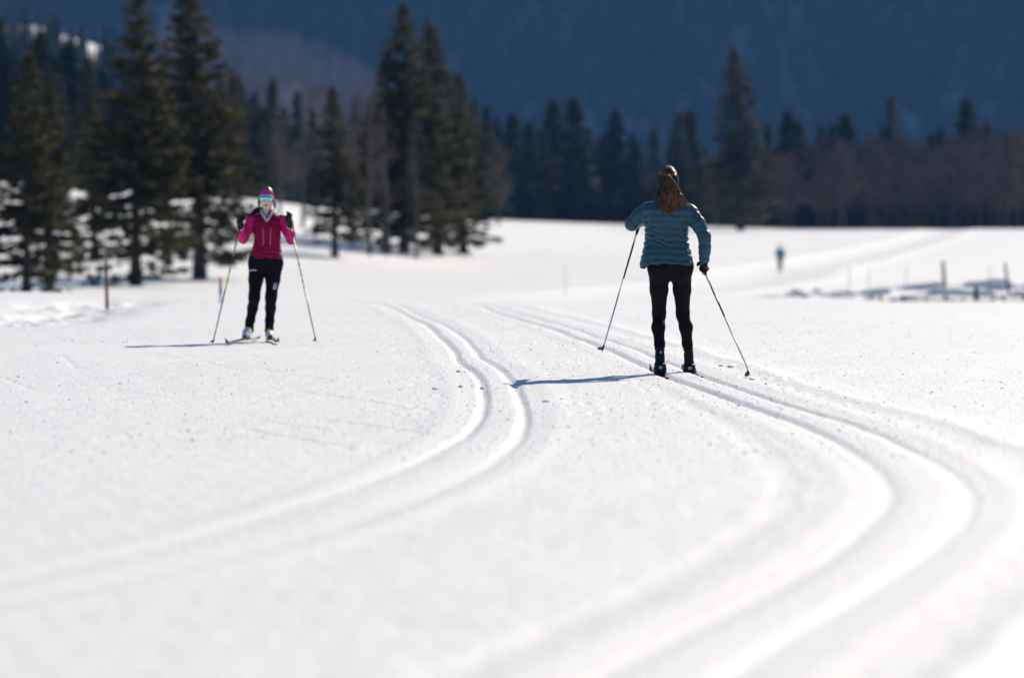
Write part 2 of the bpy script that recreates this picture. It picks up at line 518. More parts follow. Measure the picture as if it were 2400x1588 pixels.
# ------------------------------------------------------------------ mountain and knoll
def hill_sheet(name, xs, ys, fz, material):
    X, Y = np.meshgrid(xs, ys)
    Z = fz(X, Y)
    n, m = X.shape
    V = np.stack([X, Y, Z], -1).reshape(-1, 3)
    i = np.arange(n * m).reshape(n, m)
    F = np.stack([i[:-1, :-1], i[:-1, 1:], i[1:, 1:], i[1:, :-1]], -1).reshape(-1, 4)
    return tag(link(name, mesh_np(name, V, F), material), kind='structure')


def mountain_z(x, y):
    foot = 2280 + 60 * np.sin(x / 310.0) + 25 * np.sin(x / 97.0 + 1)
    t = np.maximum(y - foot, 0)
    z = 4 + 0.86 * t + (10 * lump(x, y * .4, 0.012, 51, 3) + 16 * lump(x, y * .2, 0.004, 53, 2)) * smooth(0, 120, t)
    top = 300 + 40 * np.sin(x / 700.0 + 0.6) + 12 * lump(x, y, 0.004, 52, 3)
    return np.where(z > top, top + (z - top) * 0.02, z) - 8 * (t <= 0)


M['forest_floor'] = mat('mountain_forest_floor', (0.018, 0.024, 0.024), 0.95, 0.05, vary=0.3, vscale=0.012, col2=(0.20, 0.22, 0.25))
hill_sheet('mountain', np.linspace(-3400, 3400, 240), np.concatenate([np.linspace(2200, 2800, 90), np.linspace(2830, 3400, 14)]), mountain_z, M['forest_floor'])


M['litter'] = mat('snowy_leaf_litter', (0.10, 0.10, 0.115), 0.95, 0.05, vary=0.3, vscale=0.08, col2=(0.30, 0.31, 0.35))


def knoll_z(x, y):
    # wooded shoulder in front of the mountain: a snowy shelf at the far left, a bare wood in the middle
    u = 1200 + x / 1000.0 * FPX
    crest = np.interp(u, [-4000, -400, 60, 240, 420, 560, 700, 820, 1000, 1200, 1500], [36, 50, 49, 42.5, 40, 36, 34, 28, 19, 8, 1])
    rise = smooth(860, 985, y)
    z = 2 + (crest - 2) * rise
    shelf = smooth(985, 1030, y)
    return z + shelf * 6.5 - smooth(1060, 1240, y) * (crest + 9) + 0.6 * lump(x, y, 0.06, 55, 3)


hill_sheet('wooded_knoll', np.linspace(-900, 60, 150), np.linspace(850, 1250, 90), knoll_z, M['litter'])


hill_sheet('snow_clearing', np.linspace(-134, -104, 30), np.linspace(975, 1052, 20), lambda x, y: knoll_z(x, y) + 0.5 - 1.2 * (smooth(0, 4, -130 - x) + smooth(0, 4, x + 108)), SNOW)


# ------------------------------------------------------------------ trees
def spruce_meshes(name, H, R, seed, low=0.05, dens=1.0, droop=0.35, needle='needle', thin_low=0.5, sprig=1.0, tops=1, lowd=1.0):
    r = np.random.default_rng(seed)
    tr = Geo()
    lean = r.normal(0, 0.012, 2) * H
    def axis(z): return np.array([lean[0] * (z / H) ** 2, lean[1] * (z / H) ** 2, z])
    zs = np.linspace(-0.3, H * 0.985, 9)
    tr.tube([axis(z) if z > 0 else np.array([0, 0, z]) for z in zs], [max(0.012, 0.0135 * H * (1 - z / H) ** 0.9 + 0.012) * (1.25 if z <= 0 else 1) for z in zs], 8)
    V = []
    z = low * H
    spines = Geo()
    while z < H * 0.995:
        f = z / H
        L0 = R * (1 - f) ** 0.82 * (0.72 + 0.28 * min(1, f / 0.12))
        nb = int(r.integers(5, 8)) if f < 0.93 else 4
        keep = 1.0 if f > 0.33 else thin_low + (1 - thin_low) * f / 0.33
        ph = r.uniform(0, 6.28)
        for k in range(nb):
            if r.random() > keep: continue
            th = ph + k * 6.283 / nb + r.normal(0, 0.25)
            L = max(0.10, L0 * r.uniform(0.62, 1.12))
            el = r.normal(0.10, 0.12) + 0.75 * f ** 2
            d = np.array([math.cos(th), math.sin(th), 0]); side = np.array([-d[1], d[0], 0])
            z0 = z + r.uniform(-0.02, 0.02) * H
            n = max(3, int(L / (0.13 * sprig) * dens * min(1, lowd + (1 - lowd) * f / 0.36)))
            t = (np.arange(n) + r.random(n) * 0.8 + 0.15) / n
            sag = droop * (1 - 0.8 * f)
            def pos(t): return (axis(z0)[None, :] + np.outer(t * L, d) + np.outer(np.tan(el) * t * L - sag * L * np.sin(t * 2.2) * 0.62, (0, 0, 1)))
            P = pos(np.clip(t, 0, 1))
            if L > 0.5:
                spines.tube(pos(np.linspace(0, 0.9, 4)), [0.012 + 0.012 * L, 0.014, 0.010, 0.004], 3, cap=False)
            for c in range(3):
                ln = sprig * (0.16 + 0.24 * r.random(n)) * (0.55 + 0.75 * np.sin(np.clip(t, 0, 1) * 2.6)) * min(1.25, 0.6 + L * 0.4)
                wd = ln * (0.20 + 0.14 * r.random(n))
                sgn = np.where(r.random(n) < 0.5, -1.0, 1.0)
                hang = r.uniform(0.15, 1.0, n) * (0.9 if c else 0.4)
                D = np.outer(r.uniform(0.25, 0.9, n), d) + sgn[:, None] * np.outer(r.uniform(0.2, 0.95, n), side)
                D[:, 2] -= hang * 0.8
                D /= np.linalg.norm(D, axis=1)[:, None]
                rv = r.normal(size=(n, 3)); W = np.cross(D, rv); W /= np.linalg.norm(W, axis=1)[:, None] + 1e-9
                base = P + r.normal(0, 0.03 * sprig, (n, 3))
                q = np.stack([base, base + D * ln[:, None] * 0.45 + W * wd[:, None], base + D * ln[:, None], base + D * ln[:, None] * 0.45 - W * wd[:, None]], 1)
                V.append(q.reshape(-1, 3))
        z += H * (0.021 + 0.010 * r.random()) * (1.0 if f < 0.85 else 0.7)
    # leader shoots
    for k in range(40):
        b = axis(H * r.uniform(0.95, 0.998)); D = np.array([r.normal(0, 0.5), r.normal(0, 0.5), 0.9]); D /= np.linalg.norm(D)
        W = np.cross(D, r.normal(size=3)); W /= np.linalg.norm(W); ln = 0.22 * sprig
        V.append(np.stack([b, b + D * ln * .5 + W * .04, b + D * ln, b + D * ln * .5 - W * .04]))
    V = np.concatenate(V)
    F = np.arange(len(V)).reshape(-1, 4)
    crown = mesh_np(name + '_crown', V, F, smooth=False); crown.materials.append(M[needle])
    trunk = tr.mesh(name + '_trunk'); trunk.materials.append(M['bark'])
    limbs = spines.mesh(name + '_limbs'); limbs.materials.append(M['bark'])
    return dict(trunk=trunk, limbs=limbs, crown=crown, H=H)


def bare_meshes(name, H, seed, bark='bark', spread=0.30, low=0.22, nprim=34, tk=1.0):
    r = np.random.default_rng(seed)
    tr, tw = Geo(), []
    p = np.zeros(3); pts = [np.array([0, 0, -0.3])]
    for i in range(9):
        f = i / 8
        pts.append(np.array([math.sin(f * 3 + seed) * 0.012 * H * f, math.cos(f * 2.3 + seed) * 0.012 * H * f, H * 0.96 * f]))
    tr.tube(pts, [0.017 * H] + [0.0135 * H * (1 - 0.93 * i / 8) for i in range(9)], 7)
    limbs = Geo()

    def onax(f):
        i = min(7, int(f * 8)); g = f * 8 - i
        return pts[i + 1] * (1 - g) + pts[i + 2] * g
    for k in range(nprim):
        f = low + (0.97 - low) * (k + r.random()) / nprim
        b = onax(f); th = r.uniform(0, 6.28); up = r.uniform(0.7, 1.5)
        L = H * spread * (1.05 - f) ** 0.7 * r.uniform(0.6, 1.15)
        d = np.array([math.cos(th), math.sin(th), up]); d /= np.linalg.norm(d)
        bend = np.array([0, 0, 0.25 * L])
        P = [b, b + d * L * .5 + bend * .1, b + d * L + bend * .6]
        limbs.tube(P, [0.0042 * H * (1.1 - f), 0.0028 * H * (1.1 - f), 0.004], 3, cap=False)
        for j in range(9):
            t = r.uniform(0.2, 1.0)
            q = P[0] * (1 - t) + P[2] * t if t > .5 else P[0] * (1 - t) + (P[1] * 2 - P[0]) * t * .5 + P[0] * t * .5
            d2 = d * 0.6 + r.normal(0, 0.55, 3); d2[2] += 0.35; d2 /= np.linalg.norm(d2)
            L2 = L * r.uniform(0.18, 0.42)
            e = q + d2 * L2
            w = np.cross(d2, r.normal(size=3)); w /= np.linalg.norm(w)
            tw.append(np.stack([q - w * .014 * tk, q + w * .014 * tk, e + w * .006 * tk, e - w * .006 * tk]))
            for m_ in range(6):
                t2 = r.uniform(0.25, 1); q2 = q + d2 * L2 * t2
                d3 = d2 * .6 + r.normal(0, 0.6, 3); d3[2] += 0.2; d3 /= np.linalg.norm(d3)
                e2 = q2 + d3 * L2 * r.uniform(0.3, 0.6); w2 = np.cross(d3, r.normal(size=3)); w2 /= np.linalg.norm(w2)
                tw.append(np.stack([q2 - w2 * .009 * tk, q2 + w2 * .009 * tk, e2 + w2 * .005 * tk, e2 - w2 * .005 * tk]))
    V = np.concatenate(tw); F = np.arange(len(V)).reshape(-1, 4)
    crown = mesh_np(name + '_twigs', V, F, smooth=False); crown.materials.append(M['twig'])
    trunk = tr.mesh(name + '_trunk'); trunk.materials.append(M[bark])
    lm = limbs.mesh(name + '_limbs'); lm.materials.append(M['twig'])
    return dict(trunk=trunk, limbs=lm, crown=crown, H=H)


SPR = [spruce_meshes('spruce_a', 13.5, 2.75, 101, low=0.035, dens=1.35, thin_low=0.34, lowd=0.22),
       spruce_meshes('spruce_b', 13.5, 2.35, 102, low=0.04, dens=1.35, thin_low=0.30, droop=0.42, lowd=0.22),
       spruce_meshes('spruce_c', 13.0, 2.1, 103, low=0.03, dens=1.3, thin_low=0.46, lowd=0.25),
       spruce_meshes('spruce_d', 12.0, 1.9, 104, low=0.10, dens=1.2, thin_low=0.42, droop=0.3, lowd=0.35)]
SPR_THIN = [spruce_meshes('spruce_e', 12.0, 1.75, 105, low=0.05, dens=0.75, thin_low=0.9, sprig=1.5, needle='needle_far'),
            spruce_meshes('spruce_f', 12.0, 1.5, 106, low=0.05, dens=0.75, thin_low=0.9, sprig=1.5, needle='needle_far')]
BARE = [bare_meshes('bare_a', 12.0, 201, spread=0.30, tk=2.0, nprim=40), bare_meshes('bare_b', 12.0, 202, spread=0.36, low=0.15, tk=2.0, nprim=40),
        bare_meshes('bare_c', 12.0, 203, 'birch', spread=0.24, low=0.28)]


def plant(kind, meshes, u, Y, vtop, label, group=None, vbase=None, wide=1.0, rot=None):
    x = (u - 1200) / FPX * Y
    z = gz(x, Y) if vbase is None else CAM_H - (vbase - HOR) / FPX * Y
    z = min(z, gz(x, Y)) if vbase is None else z
    top = CAM_H - (vtop - HOR) / FPX * Y
    s = max(0.1, (top - z) / meshes['H'])
    root = empty(kind, (x, Y, z))
    root.rotation_euler = (0, 0, random.uniform(0, 6.28) if rot is None else rot)
    root.scale = (s * wide, s * wide, s)
    for p in ('trunk', 'limbs', 'crown'):
        o = link({'limbs': 'branches'}.get(p, p) if kind == 'spruce_tree' else {'limbs': 'branches', 'crown': 'crown'}.get(p, p), meshes[p], None, root)
    tag(root, label, 'tree', group)
    return root


G1 = 'spruces standing on the snow slope at the left'
plant('spruce_tree', SPR[2], 62, 150, 128, 'dark spruce with bare lower trunk at the left picture edge', G1, wide=1.4)
plant('spruce_tree', SPR[3], 116, 153, 190, 'slimmer dark spruce just right of the leftmost trunk', G1, wide=1.35)
plant('spruce_tree', SPR[0], 318, 172, -12, 'tall broad dark spruce behind the thin wooden stake', G1, rot=1.0, wide=1.38)
plant('spruce_tree', SPR[1], 468, 188, -40, 'tall spruce with olive right side behind the woman in magenta', G1, rot=2.2, wide=1.62)
plant('spruce_tree', SPR[2], 222, 205, 215, 'smaller spruce between the leftmost trunks and the broad tall spruce', G1, wide=1.35)
plant('spruce_tree', SPR[3], 545, 300, 165, 'small dark spruce peeping out right of the tall left pair', G1, wide=1.2)
G2 = 'spruces in the middle clump'
plant('spruce_tree', SPR[0], 948, 268, 12, 'tallest spruce of the middle clump with a blunt double top', G2, rot=0.4, wide=1.45)
plant('spruce_tree', SPR[1], 1026, 284, 52, 'second tallest spruce at the right of the middle clump', G2, rot=1.4, wide=1.5)
plant('spruce_tree', SPR[2], 1086, 300, 175, 'olive lit spruce at the right edge of the middle clump', G2, wide=1.7)
plant('spruce_tree', SPR[3], 785, 238, 205, 'dark slender spruce at the left edge of the middle clump', G2, wide=1.5)
plant('spruce_tree', SPR[3], 905, 266, 120, 'narrow spruce tucked against the left of the tallest clump spruce', G2, wide=1.6)
plant('spruce_tree', SPR[1], 1735, 560, 112, 'tall lone spruce behind the right shoulder of the woman in blue', None, vbase=541, rot=2.0, wide=1.45)

GB1 = 'bare birches of the middle clump'
for u, Y, vt, lb in ((866, 252, 150, 'tall pale bare birch left of the tallest middle spruce'),
                     (905, 256, 240, 'leaning bare birch in front of the middle spruces'),
                     (710, 290, 190, 'slim bare birch right of the head of the woman in magenta'),
                     (975, 262, 260, 'short bare birch before the tallest middle spruce'),
                     (655, 310, 205, 'bare birch directly behind the head of the woman in magenta')):
    plant('birch_tree', BARE[2], u, Y, vt, lb, GB1)

# dark wood at the left, behind the snow slope
rr = random.Random(5)
for i in range(70):
    u = -160 + i * 11.5 + rr.uniform(-9, 9)
    vt = np.interp(u, [-160, 40, 150, 260, 420, 560, 640], [20, 40, 70, 150, 160, 180, 230]) + rr.uniform(0, 130)
    Y = rr.uniform(395, 470)
    plant('spruce_tree', SPR_THIN[i % 2] if i % 3 else SPR[2], u, Y, vt, 'one of the dark spruces in the wood behind the left snow slope', 'spruces of the wood at the left', wide=rr.uniform(1.4, 1.9))
# spruces behind the middle
for u, vt in ((600, 220), (636, 188), (668, 250), (700, 218), (735, 260), (830, 235), (860, 260), (1115, 235), (1140, 250), (1168, 300)):
    plant('spruce_tree', SPR_THIN[int(u) % 2], u, rr.uniform(470, 540), vt, 'one of the small spruces behind the middle clump', 'small spruces behind the middle clump', wide=rr.uniform(1.0, 1.35))
# forest edge on the right: individual spruces
edge = [(1196, 268, 'slender spruce just right of the middle clump'), (1236, 288, 'short dark spruce beside the slender one'),
        (1262, 300, 'small spruce left of the twin pointed spruces'), (1300, 238, 'left one of the twin pointed spruces in the centre'),
        (1350, 232, 'right one of the twin pointed spruces in the centre'), (1378, 300, 'small spruce right of the twin pointed spruces'),
        (1440, 262, 'dark spruce left of the raised elbow in blue'), (1488, 330, 'low spruce above the elbow in blue'),
        (1584, 262, 'left spruce of the pair above the head of the woman in blue'), (1622, 262, 'right spruce of the pair above the head of the woman in blue'),
        (1850, 262, 'small spruce right of the tall lone spruce'), (1878, 285, 'low spruce two steps right of the lone spruce'),
        (1950, 295, 'left spruce of the low pair in the brown wood'), (1985, 270, 'right spruce of the low pair in the brown wood'),
        (2080, 228, 'pointed spruce rising from the brown wood above the far skier'), (2268, 238, 'dark pointed spruce in the brown wood at the far right'),
        (2315, 290, 'small spruce beside the dark pointed one at the far right'), (2470, 280, 'spruce beyond the right picture edge')]
for i, (u, vt, lb) in enumerate(edge):
    plant('spruce_tree', (SPR_THIN + [SPR[2]])[i % 3], u, rr.uniform(604, 622) + (40 if u > 1700 else 0), vt, lb, 'spruces of the wood along the far edge', wide=rr.uniform(1.5, 2.1))
for i in range(56):
    u = 1130 + i * 24 + rr.uniform(-16, 16)
    plant('spruce_tree', SPR_THIN[i % 2], u, rr.uniform(690, 780), np.interp(u, [1130, 1500, 1700, 2500], [300, 330, 300, 335]) + rr.uniform(-25, 60),
          'one of the dim spruces deep in the wood on the right', 'dim spruces deep in the right wood', wide=rr.uniform(1.0, 1.4))
# bare brown wood on the right
for i in range(280):
    u = 1110 + i * 5.05 + rr.uniform(-14, 14)
    vt = np.interp(u, [1110, 1300, 1480, 1560, 1700, 1900, 2150, 2300, 2500], [400, 400, 400, 405, 370, 318, 318, 296, 290]) + rr.uniform(-15, 75)
    Y = rr.uniform(606, 690)
    plant('bare_tree', BARE[i % 3] if i % 5 == 0 else BARE[i % 2], u, Y, vt, 'one of the bare brown trees in the wood along the far snow edge', 'bare trees of the right wood', wide=rr.uniform(1.2, 1.9))
for i in range(26):
    u = 560 + i * 24 + rr.uniform(-10, 10)
    plant('bare_tree', BARE[i % 3], u, rr.uniform(430, 560), rr.uniform(180, 330), 'one of the bare grey trees behind the middle clump', 'bare trees behind the middle clump', wide=rr.uniform(0.9, 1.3))


# far hillside wood: too many to count
def low_spruce():
    r = np.random.default_rng(77); V, F = [], []
    H, R = 20.0, 3.2; n = 15
    for k in range(n):
        f = k / n; z0 = 1.0 + f * 18; rad = R * (1 - f) ** 0.85 + 0.15; m = 9
        b = len(V); V.append((0, 0, z0 + 2.6 * (1 - 0.5 * f)))
        for j in range(m):
            th = 6.283 * (j + r.uniform(-.3, .3)) / m; q = rad * r.uniform(0.55, 1.1)
            V.append((q * math.cos(th), q * math.sin(th), z0 - r.uniform(0, 1.0)))
        for j in range(m): F.append((b, b + 1 + j, b + 1 + (j + 1) % m))
    return mesh_np('hillside_spruce', V, F, smooth=False)


def scatter(name, pts, inst_me, material, smin, smax, label):
    """one stuff object: a point mesh with geometry-node instances of one small tree mesh"""
    src = bpy.data.objects.new(name + '_source', inst_me)
    if not inst_me.materials: inst_me.materials.append(material)
    me = bpy.data.meshes.new(name)
    me.from_pydata([tuple(p) for p in pts], [], [])
    o = link(name, me)
    ng = bpy.data.node_groups.new(name, 'GeometryNodeTree')
    ng.interface.new_socket('Geometry', in_out='INPUT', socket_type='NodeSocketGeometry')
    ng.interface.new_socket('Geometry', in_out='OUTPUT', socket_type='NodeSocketGeometry')
    N = ng.nodes; L = ng.links
    gi, go = N.new('NodeGroupInput'), N.new('NodeGroupOutput')
    ip = N.new('GeometryNodeInstanceOnPoints'); oi = N.new('GeometryNodeObjectInfo')
    oi.inputs['Object'].default_value = src
    rs = N.new('FunctionNodeRandomValue'); rs.data_type = 'FLOAT'
    rs.inputs[2].default_value = smin; rs.inputs[3].default_value = smax
    rz = N.new('FunctionNodeRandomValue'); rz.data_type = 'FLOAT_VECTOR'
    rz.inputs[0].default_value = (0, 0, 0); rz.inputs[1].default_value = (0, 0, 6.283)
    L.new(gi.outputs[0], ip.inputs['Points']); L.new(oi.outputs['Geometry'], ip.inputs['Instance'])
    L.new(rs.outputs[1], ip.inputs['Scale']); L.new(rz.outputs[0], ip.inputs['Rotation'])
    L.new(ip.outputs[0], go.inputs[0])
    md = o.modifiers.new('scatter', 'NODES'); md.node_group = ng
    tag(o, label, 'forest', kind='stuff')
    return o


LS = low_spruce(); LS.materials.append(M['needle_far'])
pts = []
r = np.random.default_rng(91)
X = r.uniform(-1150, 1150, 24000); Y = r.uniform(2285, 2720, 24000)
Z = mountain_z(X, Y)
ok = (Z > 5) & (np.abs(X) < Y * 0.45) & (lump(X, Y * .3, 0.02, 95, 3) + r.normal(0, .25, len(X)) > -0.42)
scatter('mountain_forest', np.stack([X, Y, Z - 0.5], 1)[ok], LS, M['needle_far'], 0.7, 1.35, 'dense blue hazed spruce forest covering the mountainside')
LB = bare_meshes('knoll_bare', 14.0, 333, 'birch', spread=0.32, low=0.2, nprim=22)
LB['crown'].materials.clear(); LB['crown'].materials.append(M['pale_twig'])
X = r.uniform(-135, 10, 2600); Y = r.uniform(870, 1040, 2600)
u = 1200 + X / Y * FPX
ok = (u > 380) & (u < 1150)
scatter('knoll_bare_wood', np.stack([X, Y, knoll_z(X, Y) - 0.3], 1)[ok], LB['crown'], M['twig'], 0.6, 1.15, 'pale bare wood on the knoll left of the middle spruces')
X = r.uniform(-230, -70, 800); Y = r.uniform(870, 1000, 800)
u = 1200 + X / Y * FPX
ok = (u < 400) & ~((u > 20) & (u < 245) & (Y > 955) & (r.random(800) > .72))
scatter('knoll_spruce_wood', np.stack([X, Y, knoll_z(X, Y) - 0.5], 1)[ok], LS, M['needle_far'], 0.42, 0.72, 'dark spruce wood below the sunlit snow patch at the left')


# ------------------------------------------------------------------ solid modelling: distance fields meshed by surface nets
class Field:
    def __init__(s, lo, hi, h):
        s.lo, s.h = np.asarray(lo, float), h
        n = [int(math.ceil((b - a) / h)) + 1 for a, b in zip(lo, hi)]
        ax = [np.float32(lo[i]) + np.float32(h) * np.arange(n[i], dtype=np.float32) for i in range(3)]
        s.X, s.Y, s.Z = np.meshgrid(*ax, indexing='ij')

    def cap(s, a, b, ra, rb, want_t=False):
        a, b = np.asarray(a, np.float32), np.asarray(b, np.float32)
        ba = b - a; l2 = float(ba @ ba) + 1e-12
        px, py, pz = s.X - a[0], s.Y - a[1], s.Z - a[2]
        t = np.clip((px * ba[0] + py * ba[1] + pz * ba[2]) / np.float32(l2), 0, 1)
        d = np.sqrt((px - ba[0] * t) ** 2 + (py - ba[1] * t) ** 2 + (pz - ba[2] * t) ** 2) - (ra + (rb - ra) * t)
        return (d, t * np.float32(math.sqrt(l2))) if want_t else d

    def chain(s, pts, k=0.02):
        d = None
        for p, q in zip(pts[:-1], pts[1:]):
            e = s.cap(p[:3], q[:3], p[3], q[3])
            d = e if d is None else smin(d, e, k)
        return d

    def stack(s, prof, p=2.0):
        """prof rows: z, cx, cy, half width, half depth"""
        pr = np.array(sorted(prof), np.float32)
        cx, cy_, a, b = [np.interp(s.Z, pr[:, 0], pr[:, i]).astype(np.float32) for i in range(1, 5)]
        q = (np.abs((s.X - cx) / a) ** p + np.abs((s.Y - cy_) / b) ** p) ** (1.0 / p)
        d = (q - 1) * np.minimum(a, b)
        return np.maximum(d, np.maximum(s.Z - pr[-1, 0], pr[0, 0] - s.Z))

    def ell(s, c, r):
        q = np.sqrt(((s.X - c[0]) / r[0]) ** 2 + ((s.Y - c[1]) / r[1]) ** 2 + ((s.Z - c[2]) / r[2]) ** 2)
        return ((q - 1) * min(r)).astype(np.float32)

    def noise(s, f, seed, n=7):
        r = np.random.default_rng(seed); out = np.zeros_like(s.X)
        for i in range(n):
            k = r.normal(size=3); k = k / np.linalg.norm(k) * f * r.uniform(0.6, 1.6)
            out += np.sin(k[0] * s.X + k[1] * s.Y + k[2] * s.Z + r.uniform(0, 6.28) + 0.9 * np.sin(1.7 * k[1] * s.X - k[2] * s.Y + k[0] * s.Z)).astype(np.float32)
        return out / n

    def mesh(s, d, name, material, parent, smooth=True):
        V, F = surface_nets(d, s.lo, s.h)
        me = mesh_np(name, V, F, smooth)
        return link(name, me, material, parent)


def smin(a, b, k):
    h = np.clip(0.5 + 0.5 * (b - a) / k, 0, 1)
    return b + (a - b) * h - k * h * (1 - h)


def surface_nets(d, lo, h):
    d = d.astype(np.float32)
    d[[0, -1]] = np.abs(d[[0, -1]]) + 1e-3; d[:, [0, -1]] = np.abs(d[:, [0, -1]]) + 1e-3; d[:, :, [0, -1]] = np.abs(d[:, :, [0, -1]]) + 1e-3
    s = d < 0
    n = [k - 1 for k in d.shape]
    cnt = np.zeros(n, np.int8)
    offs = [(i, j, k) for i in (0, 1) for j in (0, 1) for k in (0, 1)]
    for o in offs:
        cnt += s[o[0]:o[0] + n[0], o[1]:o[1] + n[1], o[2]:o[2] + n[2]]
    act = (cnt > 0) & (cnt < 8)
    idx = np.argwhere(act)
    cid = np.full(n, -1, np.int64); cid[act] = np.arange(len(idx))
    val = np.stack([d[idx[:, 0] + o[0], idx[:, 1] + o[1], idx[:, 2] + o[2]] for o in offs], 1)
    P = np.zeros((len(idx), 3)); C = np.zeros(len(idx))
    O = np.array(offs, float)
    for a in range(8):
        for b in range(a + 1, 8):
            if np.abs(O[a] - O[b]).sum() != 1: continue
            m = (val[:, a] < 0) != (val[:, b] < 0)
            t = np.where(m, val[:, a] / (val[:, a] - val[:, b] + 1e-12), 0)
            P += np.where(m[:, None], O[a] + (O[b] - O[a]) * t[:, None], 0); C += m
    V = (idx + P / C[:, None]) * h + lo
    Q = []
    for ax in range(3):
        sl0 = [slice(None)] * 3; sl1 = [slice(None)] * 3
        sl0[ax] = slice(0, -1); sl1[ax] = slice(1, None)
        o1, o2 = [(1, 2), (2, 0), (0, 1)][ax]
        ch = s[tuple(sl0)] != s[tuple(sl1)]
        e = np.argwhere(ch)
        e = e[(e[:, o1] > 0) & (e[:, o2] > 0) & (e[:, o1] < d.shape[o1] - 1) & (e[:, o2] < d.shape[o2] - 1)]
        def c(d1, d2):
            q = e.copy(); q[:, o1] -= d1; q[:, o2] -= d2
            return cid[q[:, 0], q[:, 1], q[:, 2]]
        quad = np.stack([c(1, 1), c(0, 1), c(0, 0), c(1, 0)], 1)
        flip = ~s[e[:, 0], e[:, 1], e[:, 2]]
        quad[flip] = quad[flip][:, ::-1]
        Q.append(quad)
    return V, np.concatenate(Q)


def unit(v):
    v = np.asarray(v, float); return v / (np.linalg.norm(v) + 1e-12)


def grip_hand(wrist, G, axis, toward, r=0.0095, axr=0.016, thumb_up=True, spread=0.020):
    """capsule list of a five-fingered hand closed round a pole grip: G = middle of the grip, axis = pole direction (up),
    toward = direction from the pole to the palm"""
    ax = unit(axis)
    e1 = unit(np.asarray(toward) - ax * (np.asarray(toward) @ ax)); e2 = np.cross(ax, e1)
    R = axr + r
    out = []
    palm0, palm1 = G + e1 * (R + 0.012) + ax * 0.030, G + e1 * (R + 0.012) - ax * 0.030
    out.append([(*palm0, 0.019), (*palm1, 0.018)])
    out.append([(*(G + e1 * (R + .016) + ax * .012), 0.021), (*wrist, 0.026)])
    out.append([(*(G + e1 * (R + .016) - ax * .016), 0.020), (*wrist, 0.026)])
    lens = [0.92, 1.0, 0.95, 0.8]
    for i in range(4):
        o = ax * (spread * (1.5 - i))
        chain = []
        for k, th in enumerate((15, 75, 140, 205)):
            a = math.radians(th * lens[i]); q = G + o + (e1 * math.cos(a) + e2 * math.sin(a)) * (R + (0.010 if k == 1 else 0.004 if k == 0 else 0.001))
            chain.append((*q, r * (1.08 - 0.07 * k) * (0.88 if i == 3 else 1)))
        out.append(chain)
    th = []
    for k, a_ in enumerate((-20, -70, -125)):
        a = math.radians(a_); q = G + ax * (0.026 + 0.013 * k * (1 if thumb_up else -.3)) + (e1 * math.cos(a) + e2 * math.sin(a)) * (R + 0.006 - 0.002 * k)
        th.append((*q, r * (1.3 - 0.14 * k)))
    out.append(th)
    return out


def hand_field(f, caps, grow=0.0):
    d = None
    for c in caps:
        e = f.chain([(p[0], p[1], p[2], p[3] + grow) for p in c], 0.006)
        d = e if d is None else smin(d, e, 0.006)
    return d


def bounds(pts, m):
    P = np.array([p[:3] for p in pts]); return P.min(0) - m, P.max(0) + m


def strands(paths, rads, name, material, parent):
    g = Geo()
    for p, rr_ in zip(paths, rads): g.tube(p, rr_, 3, cap=False)
    return link(name, g.mesh(name), material, parent)


def ski_pole(hand, tip, grip_len, sections, label, group, basket=0.030, cap_h=0.05, up_extra=0.05, shaft_r=0.008):
    """sections: list of (fraction from the hand, material) down to the tip"""
    hand, tip = np.asarray(hand, float), np.asarray(tip, float)
    base = np.array([tip[0], tip[1], tip[2]])
    root = empty('ski_pole', base)
    h, t = hand - base, tip - base
    ax = unit(h - t)
    g = Geo(); g.tube([h + ax * up_extra, h + ax * (up_extra - .012), h + ax * (up_extra - .03), h - ax * grip_len, h - ax * (grip_len + .02)], [0.010, 0.017, 0.0145, 0.013, 0.010], 10)
    link('grip', g.mesh('grip'), M['cork'], root)
    p0 = h - ax * (grip_len + 0.018)
    prev = 0.0
    L = np.linalg.norm(p0 - t)
    sh = None
    for fr, mt in sections:
        a, b = p0 - ax * L * prev, p0 - ax * (L * fr if fr < 1 else L - 0.03)
        g = Geo(); g.tube([a, (a + b) / 2, b], [shaft_r * (1 - .38 * prev), shaft_r * (1 - .38 * (prev + fr) / 2), shaft_r * (1 - .38 * fr)], 10)
        o = link('shaft', g.mesh('shaft'), M[mt], root)
        prev = fr
    g = Geo(); g.tube([t + ax * 0.035, t + ax * .012, t], [0.005, 0.004, 0.0012], 8)
    link('tip', g.mesh('tip'), M['steel'], root)
    # half-disc basket swept to the rear of the pole
    g = Geo(); e1 = unit(np.cross(ax, (0, 1, 0.15))); e2 = np.cross(ax, e1)
    c = t + ax * 0.045
    ring = []
    for k in range(9):
        a = math.pi * (k / 8 - 0.5)
        ring.append(c + e1 * math.cos(a) * basket * 1.25 + e2 * math.sin(a) * basket * 0.72 - ax * 0.016 * math.cos(a))
    V = [c + ax * .012, c - ax * .012] + ring + [q - ax * 0.008 for q in ring]
    F = []
    for k in range(8):
        F += [(0, 2 + k, 3 + k), (1, 12 + k, 11 + k), (2 + k, 11 + k, 12 + k, 3 + k)]
    F += [(0, 1, 11, 2), (0, 10, 19, 1)]
    g.add(V, F); g.tube([t + ax * .075, t + ax * .03], [0.007, 0.009], 8)
    link('basket', g.mesh('basket', False), M['pole_black'], root)
    # wrist strap
    g = Geo(); s0 = h + ax * (up_extra - .02)
    sw = unit(np.cross(ax, (1, 0.3, 0)))
    g.tube([s0, s0 + sw * .035 - ax * .02, s0 + sw * .045 - ax * .07, s0 + sw * .02 - ax * .10, s0 - ax * .06], 0.004, 5)
    link('strap', g.mesh('strap'), M['glove'], root)
    tag(root, label, 'ski pole', group)
    return root


